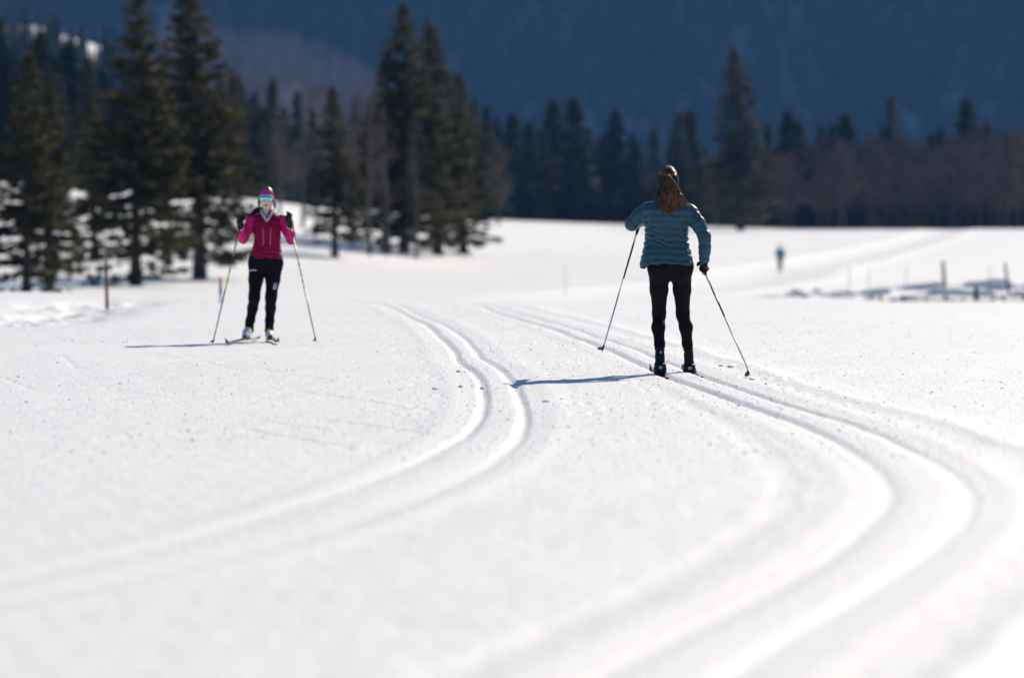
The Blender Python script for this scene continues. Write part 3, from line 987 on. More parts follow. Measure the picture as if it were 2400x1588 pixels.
def ski(tail, boot, tip, label, group, top='ski_dark', width=0.044, bind='pole_black', zl=0.012, stripe=None):
    """a cross-country ski lying on the snow: tail -> boot -> tip, with upturned shovel and binding"""
    tail, boot, tip = [np.asarray(q, float) for q in (tail, boot, tip)]
    root = empty('ski', (boot[0], boot[1], boot[2]))
    d = unit(tip - tail); side = unit(np.cross(d, (0, 0, 1)))
    L = np.linalg.norm(tip - tail)
    n = 26; V = []; F = []
    for i in range(n):
        t = i / (n - 1); p = tail + (tip - tail) * t
        up = 0.015 * max(0, (0.04 - t) / 0.04) + 0.055 * max(0, (t - 0.90) / 0.10) ** 1.8 + 0.006 * math.sin(math.pi * t)
        w = width / 2 * (1 if t < .92 else max(0.15, 1 - ((t - .92) / .08) ** 1.7)) * (1 if t > .02 else 0.75)
        th = 0.006 + 0.018 * math.exp(-((t - 0.45) / 0.16) ** 2)
        c = p - boot + np.array([0, 0, up + zl])
        V += [c - side * w, c + side * w, c + side * w * .92 + (0, 0, th), c - side * w * .92 + (0, 0, th)]
        if i:
            a, b = 4 * (i - 1), 4 * i
            F += [(a + k, a + (k + 1) % 4, b + (k + 1) % 4, b + k) for k in range(4)]
    F += [(3, 2, 1, 0), (4 * n - 4, 4 * n - 3, 4 * n - 2, 4 * n - 1)]
    g = Geo(); g.add(V, F)
    link('ski_body', g.mesh('ski_body', False), M[top], root)
    g = Geo(); g.box((0, 0, zl + .036) + d * -.02, d * .13, side * .017, np.array([0, 0, .008]))
    g.box((0, 0, zl + .046) + d * .09, d * .03, side * .02, np.array([0, 0, .010]))
    link('binding', g.mesh('binding', False), M[bind], root)
    if stripe:
        g = Geo()
        for k in range(3):
            t0 = 0.60 + .09 * k
            a = tail + (tip - tail) * t0 - boot; b = tail + (tip - tail) * (t0 + .06) - boot
            g.box((a + b) / 2 + (0, 0, zl + .0235), (b - a) / 2, side * .016, np.array([0, 0, .002]))
        link('print', g.mesh('print', False), M[stripe], root)
    tag(root, label, 'ski', group)
    return root


# ------------------------------------------------------------------ woman in blue, skiing away (right)
def skier_blue():
    Y0 = 32.2
    base = np.array([(1580 - 1200) / FPX * Y0, Y0, 0.0])
    root = empty('person', base)
    def P(u, v, y): return at(u, v, Y0 + y) - base
    def px(w): return w / FPX * Y0
    # joints
    hipL, hipR = P(1544, 628, 0), P(1597, 628, 0.02)
    kneL, kneR = P(1545, 741, 0.07), P(1600.5, 741, 0.14)
    ankL, ankR = P(1546.5, 826, -0.05), P(1614, 824, 0.18)
    shL, shR = P(1517, 487, 0.01), P(1619, 492, 0.0)
    elL, elR = P(1479, 527, 0.06), P(1651.5, 556, -0.06)
    wrL, wrR = P(1499, 519, 0.42), P(1650, 612, -0.02)
    neck = P(1566, 468, 0.03)
    hc = P(1565, 425, 0.06)
    handL, handR = P(1500.5, 518, 0.50), P(1647, 627, 0.0)
    tipL = at(1410.5, 826, 32.02) - base
    tipR = at(1760, 880, 31.25) - base
    axL, axR = unit(handL - tipL), unit(handR - tipR)
    # ---- legs and trousers
    lo, hi = np.array([-0.32, -0.28, -0.02]), np.array([0.34, 0.42, 1.02])
    f = Field(lo, hi, 0.0065)
    def leg(hip, kne, ank, sgn, g=0.0):
        m1 = hip * .55 + kne * .45 + np.array([0, -.004, 0]); calf = kne * .70 + ank * .30 + np.array([0.010 * sgn, -0.022, 0]); lowc = kne * .25 + ank * .75
        return f.chain([(*hip, .090 + g), (*m1, .074 + g), (*(kne * .93 + hip * .07), .055 + g), (*kne, .049 + g), (*calf, .055 + g), (*lowc, .040 + g), (*ank, .036 + g)], 0.025)
    z_h = hipL[2]
    pelvis = f.stack([(z_h - .105, -.030, .0, .085, .07), (z_h - .06, -.029, .0, .145, .095), (z_h + .0, -.028, -.010, .176, .122), (z_h + .04, -.028, -.012, .180, .128), (z_h + .12, -.03, .01, .168, .110), (z_h + .30, -.03, .02, .15, .10)], 2.3)
    legs = np.minimum(leg(hipL, kneL, ankL, -1), leg(hipR, kneR, ankR, 1))
    seat = smin(f.ell(hipL + (0.0, -.05, -.005), (.085, .085, .10)), f.ell(hipR + (-.0, -.05, -.005), (.085, .085, .10)), .02)
    d = smin(smin(legs, seat, .035), pelvis, .045)
    # knee and ankle bunching
    for kn, an in ((kneL, ankL), (kneR, ankR)):
        near = np.exp(-((f.X - kn[0]) / .09) ** 2)
        w = np.exp(-((f.Z - kn[2] + .0) / .055) ** 2) * near
        d = d - .0018 * w * np.sin(f.Z * 2 * math.pi / .019 + 3 * np.sin(f.X * 40))
        na = np.exp(-((f.X - an[0]) / .09) ** 2)
        w2 = np.exp(-((f.Z - an[2] - .035) / .040) ** 2) * na
        d = d - (.0065 * w2) * (0.6 + np.sin(f.Z * 2 * math.pi / .024 + 2 * np.sin(f.X * 30)))
    body_leg = d
    d = d - .0015 * f.noise(45, 3) * (f.Z < 1)
    cut = np.where(f.X < (hipL[0] + hipR[0]) / 2, ankL[2] - .022, ankR[2] - .022)
    tro = np.maximum(np.maximum(d, cut - f.Z), f.Z - (z_h + .075))
    trousers = f.mesh(tro, 'trousers', M['black_cloth'], root)
    g = Geo(); lbl = P(1548, 828, 0) ; g.box((ankL[0] + .006, ankL[1] - .054, ankL[2] + .005), (.004, 0, 0), (0, .0015, 0), (0, 0, .010))
    tag(link('cuff_tag', g.mesh('cuff_tag', False), M['reflect'], trousers), 'small white tag on the trouser cuff')
    # centre seam of the seat
    # ---- body (one continuous surface: legs, trunk, arms, hands, head)
    fb = Field((-0.50, -0.32, -0.03), (0.42, 0.62, 1.78), 0.0125)
    f_old = f; f = fb
    b = np.minimum(leg(hipL, kneL, ankL, -1, -.012), leg(hipR, kneR, ankR, 1, -.012))
    for an in (ankL, ankR):
        b = smin(b, f.chain([(*an, .032), (*(an + (0, .0, -.05)), .034), (*(an + (0, .13, -.075)), .026)], .02), .02)
    zs = shL[2]
    trunk = f.stack([(z_h - .06, -.028, 0, .155, .10), (z_h + .10, -.03, 0, .145, .092), (z_h + .22, -.03, .01, .125, .088), (zs - .20, -.04, .015, .14, .10), (zs - .04, -.04, .01, .15, .085), (zs + .04, -.045, .02, .08, .06)], 2.3)
    b = smin(b, trunk, .04)
    b = smin(b, f.chain([(*shL, .048), (*elL, .038), (*wrL, .027)], .02), .03)
    b = smin(b, f.chain([(*shR, .048), (*elR, .038), (*wrR, .027)], .02), .03)
    b = smin(b, f.chain([(*(neck - (0, 0, .05)), .056), (*(hc - (0, .0, .05)), .052)], .02), .03)
    b = smin(b, f.ell(hc, (.076, .096, .118)), .03)
    b = smin(b, f.ell(hc + (0, .05, -.06), (.052, .062, .06)), .03)
    b = smin(b, f.ell(hc + (0, .108, -.025), (.013, .02, .02)), .012)
    capsL = grip_hand(wrL + (0, .02, 0), handL, axL, wrL - handL + np.array([-.02, 0, 0]), spread=.019)
    capsR = grip_hand(wrR, handR, axR, np.array([0.3, -.6, .5]), spread=.019)
    for c in (capsL, capsR): b = smin(b, hand_field(f, c, -.001), .012)
    f.mesh(b, 'body', M['skin'], root)
    # ---- gloves
    for caps, wr in ((capsL, wrL), (capsR, wrR)):
        allp = [p for c in caps for p in c] + [(*wr, 0)]
        l, h = bounds(allp, .045)
        fg = Field(l, h, .0038)
        hand = hand_field(fg, caps, .0035)
        cuff = fg.chain([(*wr, .034), (*(wr * .7 + np.array(caps[0][0][:3]) * .3), .030)], .01)
        fg.mesh(smin(hand, cuff, .008), 'glove', M['glove'], root)
    # ---- puffer jacket
    f = Field((-0.47, -0.26, 0.80), (0.40, 0.56, 1.56), 0.0058)
    zh = P(1560, 618, 0)[2]
    Z = lambda v: P(1560, v, 0)[2]
    Xc = lambda u: P(u, 500, 0)[0]
    prof = [(zh - .07, (Xc(1498) + Xc(1626)) / 2, .005, px(128) / 2, .168), (zh - .004, (Xc(1499) + Xc(1624.5)) / 2, .005, px(125.5) / 2, .165), (Z(600), (Xc(1503) + Xc(1622)) / 2, .005, px(119) / 2, .152), (Z(566), (Xc(1511) + Xc(1614)) / 2, .01, px(103) / 2, .122),
            (Z(540), (Xc(1511.5) + Xc(1613)) / 2, .01, px(101.5) / 2, .120), (Z(515), (Xc(1509.5) + Xc(1617)) / 2, .01, px(107) / 2, .128),
            (Z(490), (Xc(1506) + Xc(1621)) / 2, .005, px(112) / 2, .122), (Z(474), (Xc(1520) + Xc(1612)) / 2, .012, px(84) / 2, .098), (Z(463), (Xc(1541) + Xc(1593)) / 2, .02, px(48) / 2, .080), (Z(452), (Xc(1545) + Xc(1590)) / 2, .03, px(38) / 2, .070)]
    d_t = f.stack(prof, 2.6)
    # hem dips at the sides and at the left rear vent
    hem = zh - .018 * np.clip(np.abs((f.X - Xc(1562)) / .2), 0, 1.2) ** 2 - .022 * np.exp(-((f.X - Xc(1508)) / .035) ** 2) + .004 * np.sin(f.X * 55)
    L = 0.0535
    s = f.Z + .006 * np.sin(f.X * 14 + 1.0) + .004 * np.sin(f.X * 47 + f.Z * 20) + .012 * ((f.X - Xc(1562)) / .2) ** 2
    ph = np.abs(np.sin(math.pi * (s - zh + .012) / L))
    puff = .0088 * (np.clip(ph, 0, 1) ** .36 - .85)
    rightseam = np.exp(-((f.X - (Xc(1521) + (f.Z - zh) * .06)) / .006) ** 2) + np.exp(-((f.X - (Xc(1606) - (f.Z - zh) * .05)) / .006) ** 2)
    wr_n = f.noise(60, 5) * .0032 + f.noise(130, 6) * .0016
    diag = .0024 * np.sin((f.Z * .9 + f.X * .55) * 2 * math.pi / .034 + 3 * np.sin(f.X * 17)) * np.exp(-((f.Z - Z(560)) / .085) ** 2)
    d_t = d_t - puff - wr_n - diag + .005 * rightseam * (f.Y < .05)
    d_t = np.maximum(d_t, hem - f.Z)
    def sleeve(pts, seed):
        """quilted tube along a chain"""
        out = None; off = 0.0
        for p, q in zip(pts[:-1], pts[1:]):
            e, t = f.cap(p[:3], q[:3], p[3], q[3], True)
            w = np.abs(np.sin(math.pi * (t + off) / .052 + .35 * np.sin(f.Z * 30 + f.X * 24)))
            e = e - .0088 * (w ** .36 - .85)
            off += float(np.linalg.norm(np.array(q[:3]) - np.array(p[:3])))
            out = e if out is None else smin(out, e, .018)
        return out - f.noise(75, seed) * .0034 - f.noise(150, seed + 1) * .0012
    dL = sleeve([(*(shL + (.012, 0, -.01)), .066), (*((shL + elL) / 2), .062), (*(elL + (.004, 0, .004)), .056), (*((elL + wrL) / 2), .050), (*(wrL * .93 + elL * .07), .043)], 21)
    dR = sleeve([(*(shR + (-.012, 0, -.012)), .068), (*((shR + elR) / 2 + (.002, -.01, 0)), .060), (*elR, .054), (*((elR + wrR) / 2 + (.004, 0, 0)), .052), (*(wrR * .96 + elR * .04), .044)], 31)
    d = smin(smin(d_t, dL, .022), dR, .022)
    # hollow collar
    col = f.cap(neck + (0, .02, .03), neck + (0, .03, .16), .056, .056)
    d = np.maximum(d, -col)
    d = np.maximum(d, f.Z - Z(453))
    jacket = f.mesh(d, 'jacket', M['puffer'], root)
    # ---- boots
    for an, tx, lab in ((ankL, 1547.0, 'left'), (ankR, 1616.0, 'right')):
        yb = an[1]
        floor = (-.018 if an is ankL else -.030)
        heel = np.array([an[0] + (.002 if an is ankL else .006), yb - .035, floor + .045])
        toe = np.array([an[0] + .004, yb + .20, floor + .030])
        fbt = Field((an[0] - .085, yb - .13, floor - .015), (an[0] + .085, yb + .30, an[2] + .05), .0050)
        dd = fbt.chain([(*(an + (0, -.002, .03)), .036), (*(an + (0, -.006, -.03)), .037), (*(heel + (0, .01, .03)), .046)], .02)
        dd = smin(dd, fbt.ell(heel + (0, .012, .004), (.054, .066, .060)), .02)
        dd = smin(dd, fbt.chain([(*(heel + (0, .06, .0)), .044), (*toe, .034)], .02), .02)
        collar = .006 * np.exp(-((fbt.Z - (heel[2] + .055)) / .008) ** 2)
        dd = dd - collar - .0015 * fbt.noise(120, 9)
        dd = np.maximum(dd, floor - fbt.Z)
        bt = fbt.mesh(dd, 'boot', M['boot'], root)
        g = Geo(); c = heel + np.array([.002, -.055, .030]); g.box(c, (.014, 0, 0), (0, .003, .001), (0, .0015, .009))
        for k in range(3):
            pass
        hl = link('heel_label', g.mesh('heel_label', False), M['reflect'], bt)
        g = Geo()
        for k, ww in enumerate((.004, .006, .005)):
            g.box(c + np.array([-.008 + .008 * k, -.0036, -.001]), (ww * .45, 0, 0), (0, .0006, 0), (0, 0, .0035 - .0006 * k))
        link('label_print', g.mesh('label_print', False), M['frame'], bt)
        fs = Geo(); fs.box((heel[0], yb + .06, floor + .004), (.036, 0, 0), (0, .14, 0), (0, 0, .007))
        link('sole', fs.mesh('sole', False), M['frame'], bt)
    # ---- headband
    fh = Field(hc - .15, hc + .15, .0042)
    head = fh.ell(hc, (.080, .100, .120))
    tilt = (fh.Z - hc[2]) - (fh.Y - hc[1]) * .12
    band = np.maximum(np.maximum(head - .013, -(head + .0)), np.abs(tilt + .004) - .058)
    band = band - .0012 * fh.noise(160, 4)
    fh.mesh(band, 'headband', M['band_grey'], root)
    # ---- hair: strands combed to the tie, ponytail and the fall over the right shoulder
    r = np.random.default_rng(5)
    tie = P(1567.5, 412, -0.055)
    paths, rads = [], []
    def onhead(az, el, grow=.004):
        q = np.array([math.cos(el) * math.sin(az), -math.cos(el) * math.cos(az), math.sin(el)])
        return hc + q * (np.array([.080, .100, .120]) + grow)
    for k in range(1100):
        az = r.uniform(-math.pi, math.pi); el = r.uniform(.30, 1.5)
        st = onhead(az, el)
        p = []
        for t in np.linspace(0, 1, 7):
            q = st * (1 - t) + tie * t
            dv = (q - hc) / np.array([.080, .100, .120]); nrm = np.linalg.norm(dv)
            g_ = 1.045 + .06 * math.sin(t * 3.1) + r.normal(0, .018)
            if nrm < g_: q = hc + (q - hc) * (g_ / max(nrm, .05))
            p.append(q + r.normal(0, .0015, 3))
        paths.append(p); rads.append(list(np.array([.0022, .0026, .0027, .0027, .0026, .0025, .002]) * r.uniform(.6, 1.2)))
    hcap = fh.ell(hc + (0, 0, .001), (.0795, .0995, .1195))
    hcap = np.maximum(hcap, (hc[2] - .075) - fh.Z)
    capo = fh.mesh(hcap - .0015 * fh.noise(140, 12), 'hair', M['hair'], root)
    strands(paths, rads, 'combed_hair', M['hair'], capo)
    paths, rads = [], []
    for k in range(560):
        a = r.uniform(0, 6.28); q0 = tie + np.array([.016 * math.cos(a), .012 * math.sin(a) - .012, r.uniform(-.008, .006)])
        w = r.normal(0, 1)
        right = r.random() < .11
        if not right:
            end = P(1566 + np.clip(w, -1.7, 1.7) * 12.0, 500 + r.uniform(-26, 7) - abs(w) * 4, -.135 - r.uniform(0, .03))
            mid = P(1567.5 + np.clip(w, -1.7, 1.7) * 8.0, 447 + r.uniform(-6, 6), -.125 - r.uniform(-.01, .035))
        else:
            tt = r.uniform(0, 1)
            end = P(1592 + tt * 30 + r.normal(0, 2), 483 + tt * 3 + r.normal(0, 3), -.115 + tt * .07)
            mid = P(1580 + tt * 12 + r.normal(0, 2), 452 + r.normal(0, 5), -.118 + r.normal(0, .012))
        top = tie + np.array([r.normal(0, .006), -.034, .008])
        p = []
        for t in np.linspace(0, 1, 9):
            if t < .12: q = q0 * (1 - t / .12) + top * (t / .12)
            else:
                s_ = (t - .12) / .88
                q = top * (1 - s_) ** 2 + (mid * 2 - top * .5 - end * .5) * 2 * s_ * (1 - s_) + end * s_ ** 2
            p.append(q + np.array([.0062 * t * math.sin((7 + k % 5) * t + k * 1.7), .005 * t * math.cos((6 + k % 4) * t + k), 0]))
        paths.append(p); rads.append(list(np.array([.0016, .0022, .0026, .0026, .0026, .0025, .0022, .0016, .0006]) * r.uniform(.7, 1.15)))
    pony = strands(paths, rads, 'ponytail', M['hair'], root)
    # loose hair at the nape and fly-aways
    paths, rads = [], []
    for k in range(150):
        sgn = -1 if r.random() < .45 else 1
        a0 = hc + np.array([sgn * r.uniform(.03, .075), -.05 + r.uniform(-.03, .04), -.075 + r.normal(0, .02)])
        e0 = P(1566 + sgn * r.uniform(14, 34), 466 + r.normal(0, 5), -.07 + r.normal(0, .03))
        m0 = (a0 + e0) / 2 + np.array([sgn * .012, -.02, 0]) + r.normal(0, .008, 3)
        paths.append([a0, (a0 + m0) / 2 + r.normal(0, .003, 3), m0, (m0 + e0) / 2 + r.normal(0, .004, 3), e0]); rads.append([.0018, .0018, .0015, .0011, .0005])
    for k in range(70):
        az = r.uniform(-math.pi, math.pi); el = r.uniform(-.2, 1.5); a0 = onhead(az, el, .003); n_ = unit(a0 - hc)
        e0 = a0 + n_ * r.uniform(.008, .028) + r.normal(0, .012, 3)
        paths.append([a0, (a0 + e0) / 2 + r.normal(0, .003, 3), e0]); rads.append([.0010, .0008, .0003])
    strands(paths, rads, 'loose_hair', M['hair'], pony)
    g = Geo(); g.tube([tie + (-.014, -.01, .004), tie + (0, -.022, .010), tie + (.014, -.01, .004), tie + (0, .0, -.012), tie + (-.014, -.01, .004)], .005, 6)
    link('hair_tie', g.mesh('hair_tie'), M['frame'], pony)
    tag(root, 'woman in blue quilted jacket and black leggings skiing away, long brown ponytail', 'person')
    # ---- poles and skis
    ski_pole(handL + base, tipL + base, .11, [(.38, 'pole_black'), (1, 'pole_grey')], 'pale grey ski pole with black upper shaft under the raised elbow in blue', 'ski poles of the woman in blue', basket=.036, shaft_r=.0085)
    ski_pole(handR + base, tipR + base, .075, [(.12, 'pole_grey'), (.42, 'pole_black'), (1, 'pole_grey')], 'pale grey ski pole held low in the right hand of the woman in blue', 'ski poles of the woman in blue', basket=.036, shaft_r=.0085)
    for an, G, lab in ((ankL, GC, 'left ski of the woman in blue, lying in the groomed groove'), (ankR, GD, 'right ski of the woman in blue, lying in the groomed groove')):
        yb = an[1] + Y0 + .15
        xg = lambda y: float(groove_x(G, np.array([y]))[0])
        zg = -.036
        ski((xg(yb - .78), yb - .78, zg), (xg(yb), yb, zg), (xg(yb + 1.0), yb + 1.0, zg), lab, 'skis of the woman in blue', top='ski_blue' if an is ankR else 'ski_dark')
    return root


# ------------------------------------------------------------------ woman in magenta, skiing towards the camera (left)
def skier_magenta():
    Y0 = 41.8
    base = np.array([(608 - 1200) / FPX * Y0, Y0, 0.0])
    root = empty('person', base)
    def P(u, v, y): return at(u, v, Y0 + y) - base
    def px(w): return w / FPX * Y0
    hipL, hipR = P(603, 618, 0), P(643, 618, 0)
    kneL, kneR = P(595.5, 700, -.09), P(635, 700, -.06)
    ankL, ankR = P(584, 766, .03), P(631, 768, 0.02)
    shL, shR = P(590, 514, 0), P(662, 514, 0)
    elL, elR = P(570.5, 560, .02), P(683, 563, .02)
    wrL, wrR = P(564, 533, -.20), P(680.5, 530, -.20)
    handL, handR = P(566, 517, -.28), P(677.5, 513, -.28)
    tipL, tipR = at(498, 806.5, 40.72) - base, at(741, 803, 41.05) - base
    axL, axR = unit(handL - tipL), unit(handR - tipR)
    neck, hc = P(625, 506, .01), P(625.3, 466, -.015)
    h_ = .0068
    f = Field((-0.26, -0.26, 0.02), (0.36, 0.22, 0.98), h_)
    def leg(f, hip, kne, ank, g=0.0):
        m1 = hip * .55 + kne * .45; calf = kne * .68 + ank * .32 + np.array([0, .025, 0]); lowc = kne * .25 + ank * .75
        return f.chain([(*hip, .094 + g), (*m1, .078 + g), (*(kne * .9 + hip * .1), .061 + g), (*kne, .058 + g), (*calf, .056 + g), (*lowc, .046 + g), (*ank, .044 + g)], .025)
    zh = hipL[2]; cx = (hipL[0] + hipR[0]) / 2
    d = np.minimum(leg(f, hipL, kneL, ankL), leg(f, hipR, kneR, ankR))
    pel = f.stack([(zh - .13, cx, 0, .06, .06), (zh - .07, cx, 0, .145, .10), (zh + .0, cx, 0, .172, .118), (zh + .04, cx, 0, .176, .12), (zh + .12, cx, 0, .165, .105), (zh + .25, cx, 0, .15, .10)], 2.3)
    d = smin(d, pel, .045)
    for kn, an in ((kneL, ankL), (kneR, ankR)):
        na = np.exp(-((f.X - an[0]) / .09) ** 2)
        d = d - .0055 * np.exp(-((f.Z - an[2] - .05) / .06) ** 2) * na * (.5 + np.sin(f.Z * 2 * math.pi / .032 + 2 * np.sin(f.X * 30)))
    d = d - .002 * f.noise(45, 3)
    d = np.maximum(np.maximum(d, (ankL[2] - .03) - f.Z), f.Z - (zh + .2))
    tr = f.mesh(d, 'trousers', M['black_cloth'], root)
    # reflective prints: curved pocket line on one thigh, two upright bars on the other
    g = Geo(); pts = [P(584.2 + k * 3.5, 632.5 + .5 * abs(k - 3), -.072 - .040 * math.sin(math.pi * (k + .7) / 8)) for k in range(7)]
    g.tube(pts, .0058, 6); tag(link('pocket_stripe', g.mesh('pocket_stripe'), M['reflect'], tr), 'pale reflective pocket stripe on the thigh')
    for k in (0, 1):
        g = Geo(); a, b = P(643.6 + k * 4.0, 662, -.098 + .006 * k), P(641.2 + k * 4.0, 678, -.107 + .006 * k); g.tube([a, (a + b) / 2 + (0, -.004, 0), b], .0062, 6)
        tag(link('thigh_bar', g.mesh('thigh_bar'), M['reflect'], tr), 'upright white bar printed on the thigh')
    # ---- body
    fb = Field((-0.30, -0.40, 0.0), (0.46, 0.25, 1.74), .0115)
    b = np.minimum(leg(fb, hipL, kneL, ankL, -.012), leg(fb, hipR, kneR, ankR, -.012))
    for an in (ankL, ankR): b = smin(b, fb.chain([(*an, .034), (*(an + (0, -.02, -.06)), .034), (*(an + (0, -.14, -.10)), .026)], .02), .02)
    zs = shL[2]; sx = (shL[0] + shR[0]) / 2
    b = smin(b, fb.stack([(zh - .05, cx, 0, .15, .10), (zh + .12, cx, 0, .135, .09), (zh + .22, sx, 0, .12, .085), (zs - .18, sx, 0, .135, .095), (zs - .03, sx, 0, .13, .08), (zs + .05, sx, .01, .06, .05)], 2.3), .04)
    b = smin(b, fb.chain([(*shL, .044), (*elL, .036), (*wrL, .026)], .02), .03)
    b = smin(b, fb.chain([(*shR, .044), (*elR, .036), (*wrR, .026)], .02), .03)
    b = smin(b, fb.chain([(*(neck - (0, 0, .06)), .054), (*(hc - (0, -.015, .06)), .050)], .02), .02)
    b = smin(b, fb.ell(hc + (0, .015, .02), (.074, .095, .105)), .02)
    b = smin(b, fb.ell(hc + (0, -.012, -.055), (.058, .068, .066)), .03)
    b = smin(b, fb.ell(hc + (0, -.055, -.098), (.024, .022, .020)), .02)
    b = smin(b, fb.chain([(*(hc + (0, -.088, .005)), .008), (*(hc + (0, -.100, -.035)), .0125)], .01), .012)
    for sg in (-1, 1):
        b = smin(b, fb.ell(hc + (sg * .034, -.062, -.035), (.022, .018, .022)), .015)
        b = smin(b, fb.ell(hc + (sg * .076, .012, -.01), (.008, .02, .032)), .006)
    capsL = grip_hand(wrL, handL, axL, np.array([-.2, .55, -.35]))
    capsR = grip_hand(wrR, handR, axR, np.array([.2, .55, -.35]))
    for c in (capsL, capsR): b = smin(b, hand_field(fb, c, -.001), .012)
    bo = fb.mesh(b, 'body', M['skin'], root)
    g = Geo()
    for zz, rr_ in ((-.066, .0048), (-.074, .0055)):
        g.tube([hc + (-.024, -.074, zz + .001), hc + (-.010, -.0815, zz), hc + (0, -.083, zz - .001), hc + (.010, -.0815, zz), hc + (.024, -.074, zz + .001)], [.002, rr_, rr_, rr_, .002], 7)
    link('lips', g.mesh('lips'), M['lip'], bo)
    # ---- gloves
    for caps, wr, sg in ((capsL, wrL, -1), (capsR, wrR, 1)):
        l, h = bounds([p for c in caps for p in c] + [(*wr, 0)], .05)
        fg = Field(l, h, .0042)
        dd = smin(hand_field(fg, caps, .005), fg.chain([(*wr, .036), (*(wr * .6 + np.array(caps[0][0][:3]) * .4), .036)], .01), .01)
        go = fg.mesh(dd, 'glove', M['glove'], root)
        g = Geo(); aw = unit((elL if sg < 0 else elR) - wr)
        e1 = unit(np.cross(aw, (0, 1, 0))); e2 = np.cross(aw, e1); c = wr + aw * -.004
        g.tube([c + (e1 * math.cos(t) + e2 * math.sin(t)) * .036 for t in np.linspace(0, 6.283, 13)], .0055, 5)
        tag(link('cuff_edge', g.mesh('cuff_edge'), M['white'], go), 'pale cuff edge of the glove')
    # ---- jacket: dark front panel, brighter sleeves
    f = Field((-0.32, -0.26, 0.80), (0.46, 0.22, 1.46), .0062)
    Z = lambda v: P(600, v, 0)[2]
    X = lambda u: P(u, 500, 0)[0]
    prof = [(Z(607), (X(587) + X(662)) / 2, 0, px(75) / 2, .125), (Z(596), (X(588) + X(660.5)) / 2, 0, px(72.5) / 2, .122), (Z(575), (X(593) + X(659)) / 2, 0, px(66) / 2, .110), (Z(560), (X(596) + X(658)) / 2, 0, px(62) / 2, .106),
            (Z(540), (X(594) + X(659)) / 2, -.005, px(65) / 2, .116), (Z(520), (X(590) + X(662)) / 2, -.002, px(70) / 2, .112), (Z(508), (X(594) + X(659)) / 2, .005, px(64) / 2, .092), (Z(500), (X(607) + X(648)) / 2, .01, px(40) / 2, .075), (Z(491), (X(610) + X(642)) / 2, .015, px(29) / 2, .064)]
    t_ = f.stack(prof, 2.3)
    wr_ = f.noise(50, 15) * .004 + f.noise(110, 16) * .002
    folds = .0035 * np.sin(f.Z * 2 * math.pi / .045 + 2.2 * np.sin(f.X * 13) + f.X * 9) * np.exp(-((f.Z - Z(592)) / .07) ** 2)
    hemr = -.006 * np.exp(-((f.Z - Z(601)) / .006) ** 2)
    t_ = t_ - wr_ - folds - hemr * .6
    t_ = np.maximum(t_, Z(606) + .006 * np.sin(f.X * 22) - f.Z)
    opn = np.maximum(f.cap(neck + (0, -.02, -.02), neck + (0, -.02, .2), .050, .062), -1)
    vee = f.cap(neck + (0, -.09, -.10), neck + (0, -.10, .10), .004, .050)
    t_ = np.maximum(np.maximum(t_, -opn), -vee)
    def sl(sh, el, wr, seed):
        e = f.chain([(*sh, .060), (*((sh + el) / 2), .055), (*el, .049), (*((el + wr) / 2), .046), (*(wr * .92 + el * .08), .040)], .02)
        return e - f.noise(70, seed) * .0045
    slv = [sl(shL + (.004, 0, -.006), elL, wrL, 41), sl(shR + (-.004, 0, -.006), elR, wrR, 43)]
    sleeves = np.minimum(*slv)
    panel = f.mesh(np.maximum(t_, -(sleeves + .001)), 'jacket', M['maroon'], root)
    for q in slv: tag(f.mesh(np.maximum(q, -(t_ + .010)), 'sleeve', M['magenta'], panel), 'bright magenta jacket sleeve')
    for sg in (-1, 1):
        g = Geo(); pts = [P(625.5 + sg * (9.2 - 1.4 * k / 4), 533 + k * 10.3, -.121 + (.010 if k > 1 else 0) + .003 * k / 4) for k in range(5)]
        g.tube(pts, .0042, 5); tag(link('chest_zip', g.mesh('chest_zip'), M['zip'], panel), 'thin pink upright chest pocket zip')
    g = Geo(); g.tube([P(626 + .3 * k, 524 + k * 13.5, -.116 + .004 * k) for k in range(7)], .0035, 5); link('front_zip', g.mesh('front_zip'), M['frame'], panel)
    # pale collar lining, folded open
    for sg in (-1, 1):
        g = Geo()
        o_ = [P(625.5 + sg * 17.5, 491, -.02), P(625.5 + sg * 14.5, 500, -.085), P(625.5 + sg * 8, 509, -.118), P(625.5 + sg * .8, 520, -.124)]
        i_ = [P(625.5 + sg * 13.0, 490, -.03), P(625.5 + sg * 10.0, 498, -.090), P(625.5 + sg * 4.8, 507, -.114), P(625.5 + sg * .2, 514, -.120)]
        V = o_ + i_ + [q + np.array([0, .008, -.004]) for q in o_ + i_]
        F = []
        for k in range(3):
            F += [(k, k + 1, k + 5, k + 4), (8 + k, 12 + k, 13 + k, 9 + k), (k, 8 + k, 9 + k, k + 1), (4 + k, 5 + k, 13 + k, 12 + k)]
        F += [(0, 4, 12, 8), (3, 11, 15, 7)]
        g.add(V, F)
        tag(link('collar', g.mesh('collar', False), M['lining'], panel), 'pale blue collar lining folded open')
    # ---- boots
    for an, toeu, yy, first in ((ankL, 574.5, -.13, True), (ankR, 632.0, -.15, False)):
        toe = P(toeu, 790, yy); toe[2] = .060
        heel = np.array([an[0] * .75 + toe[0] * .25, an[1] + .045, .125 if first else .085])
        l, h = bounds([an + (0, 0, .07), toe + (0, -.06, -.05), heel], .075)
        fo = Field(l, h, .0052)
        up = fo.chain([(*(an + (0, 0, .05)), .047), (*(an + (0, -.005, -.03)), .046), (*(heel + (0, -.02, .01)), .044)], .02)
        ft = fo.chain([(*(heel + (0, -.06, .0)), .044), (*(toe * .5 + heel * .5 + (0, -.03, .0)), .046), (*toe, .037)], .02)
        up = np.maximum(up, -(ft + .002))
        bt = fo.mesh(up - .002 * fo.noise(90, 6), 'boot', M['boot'], root)
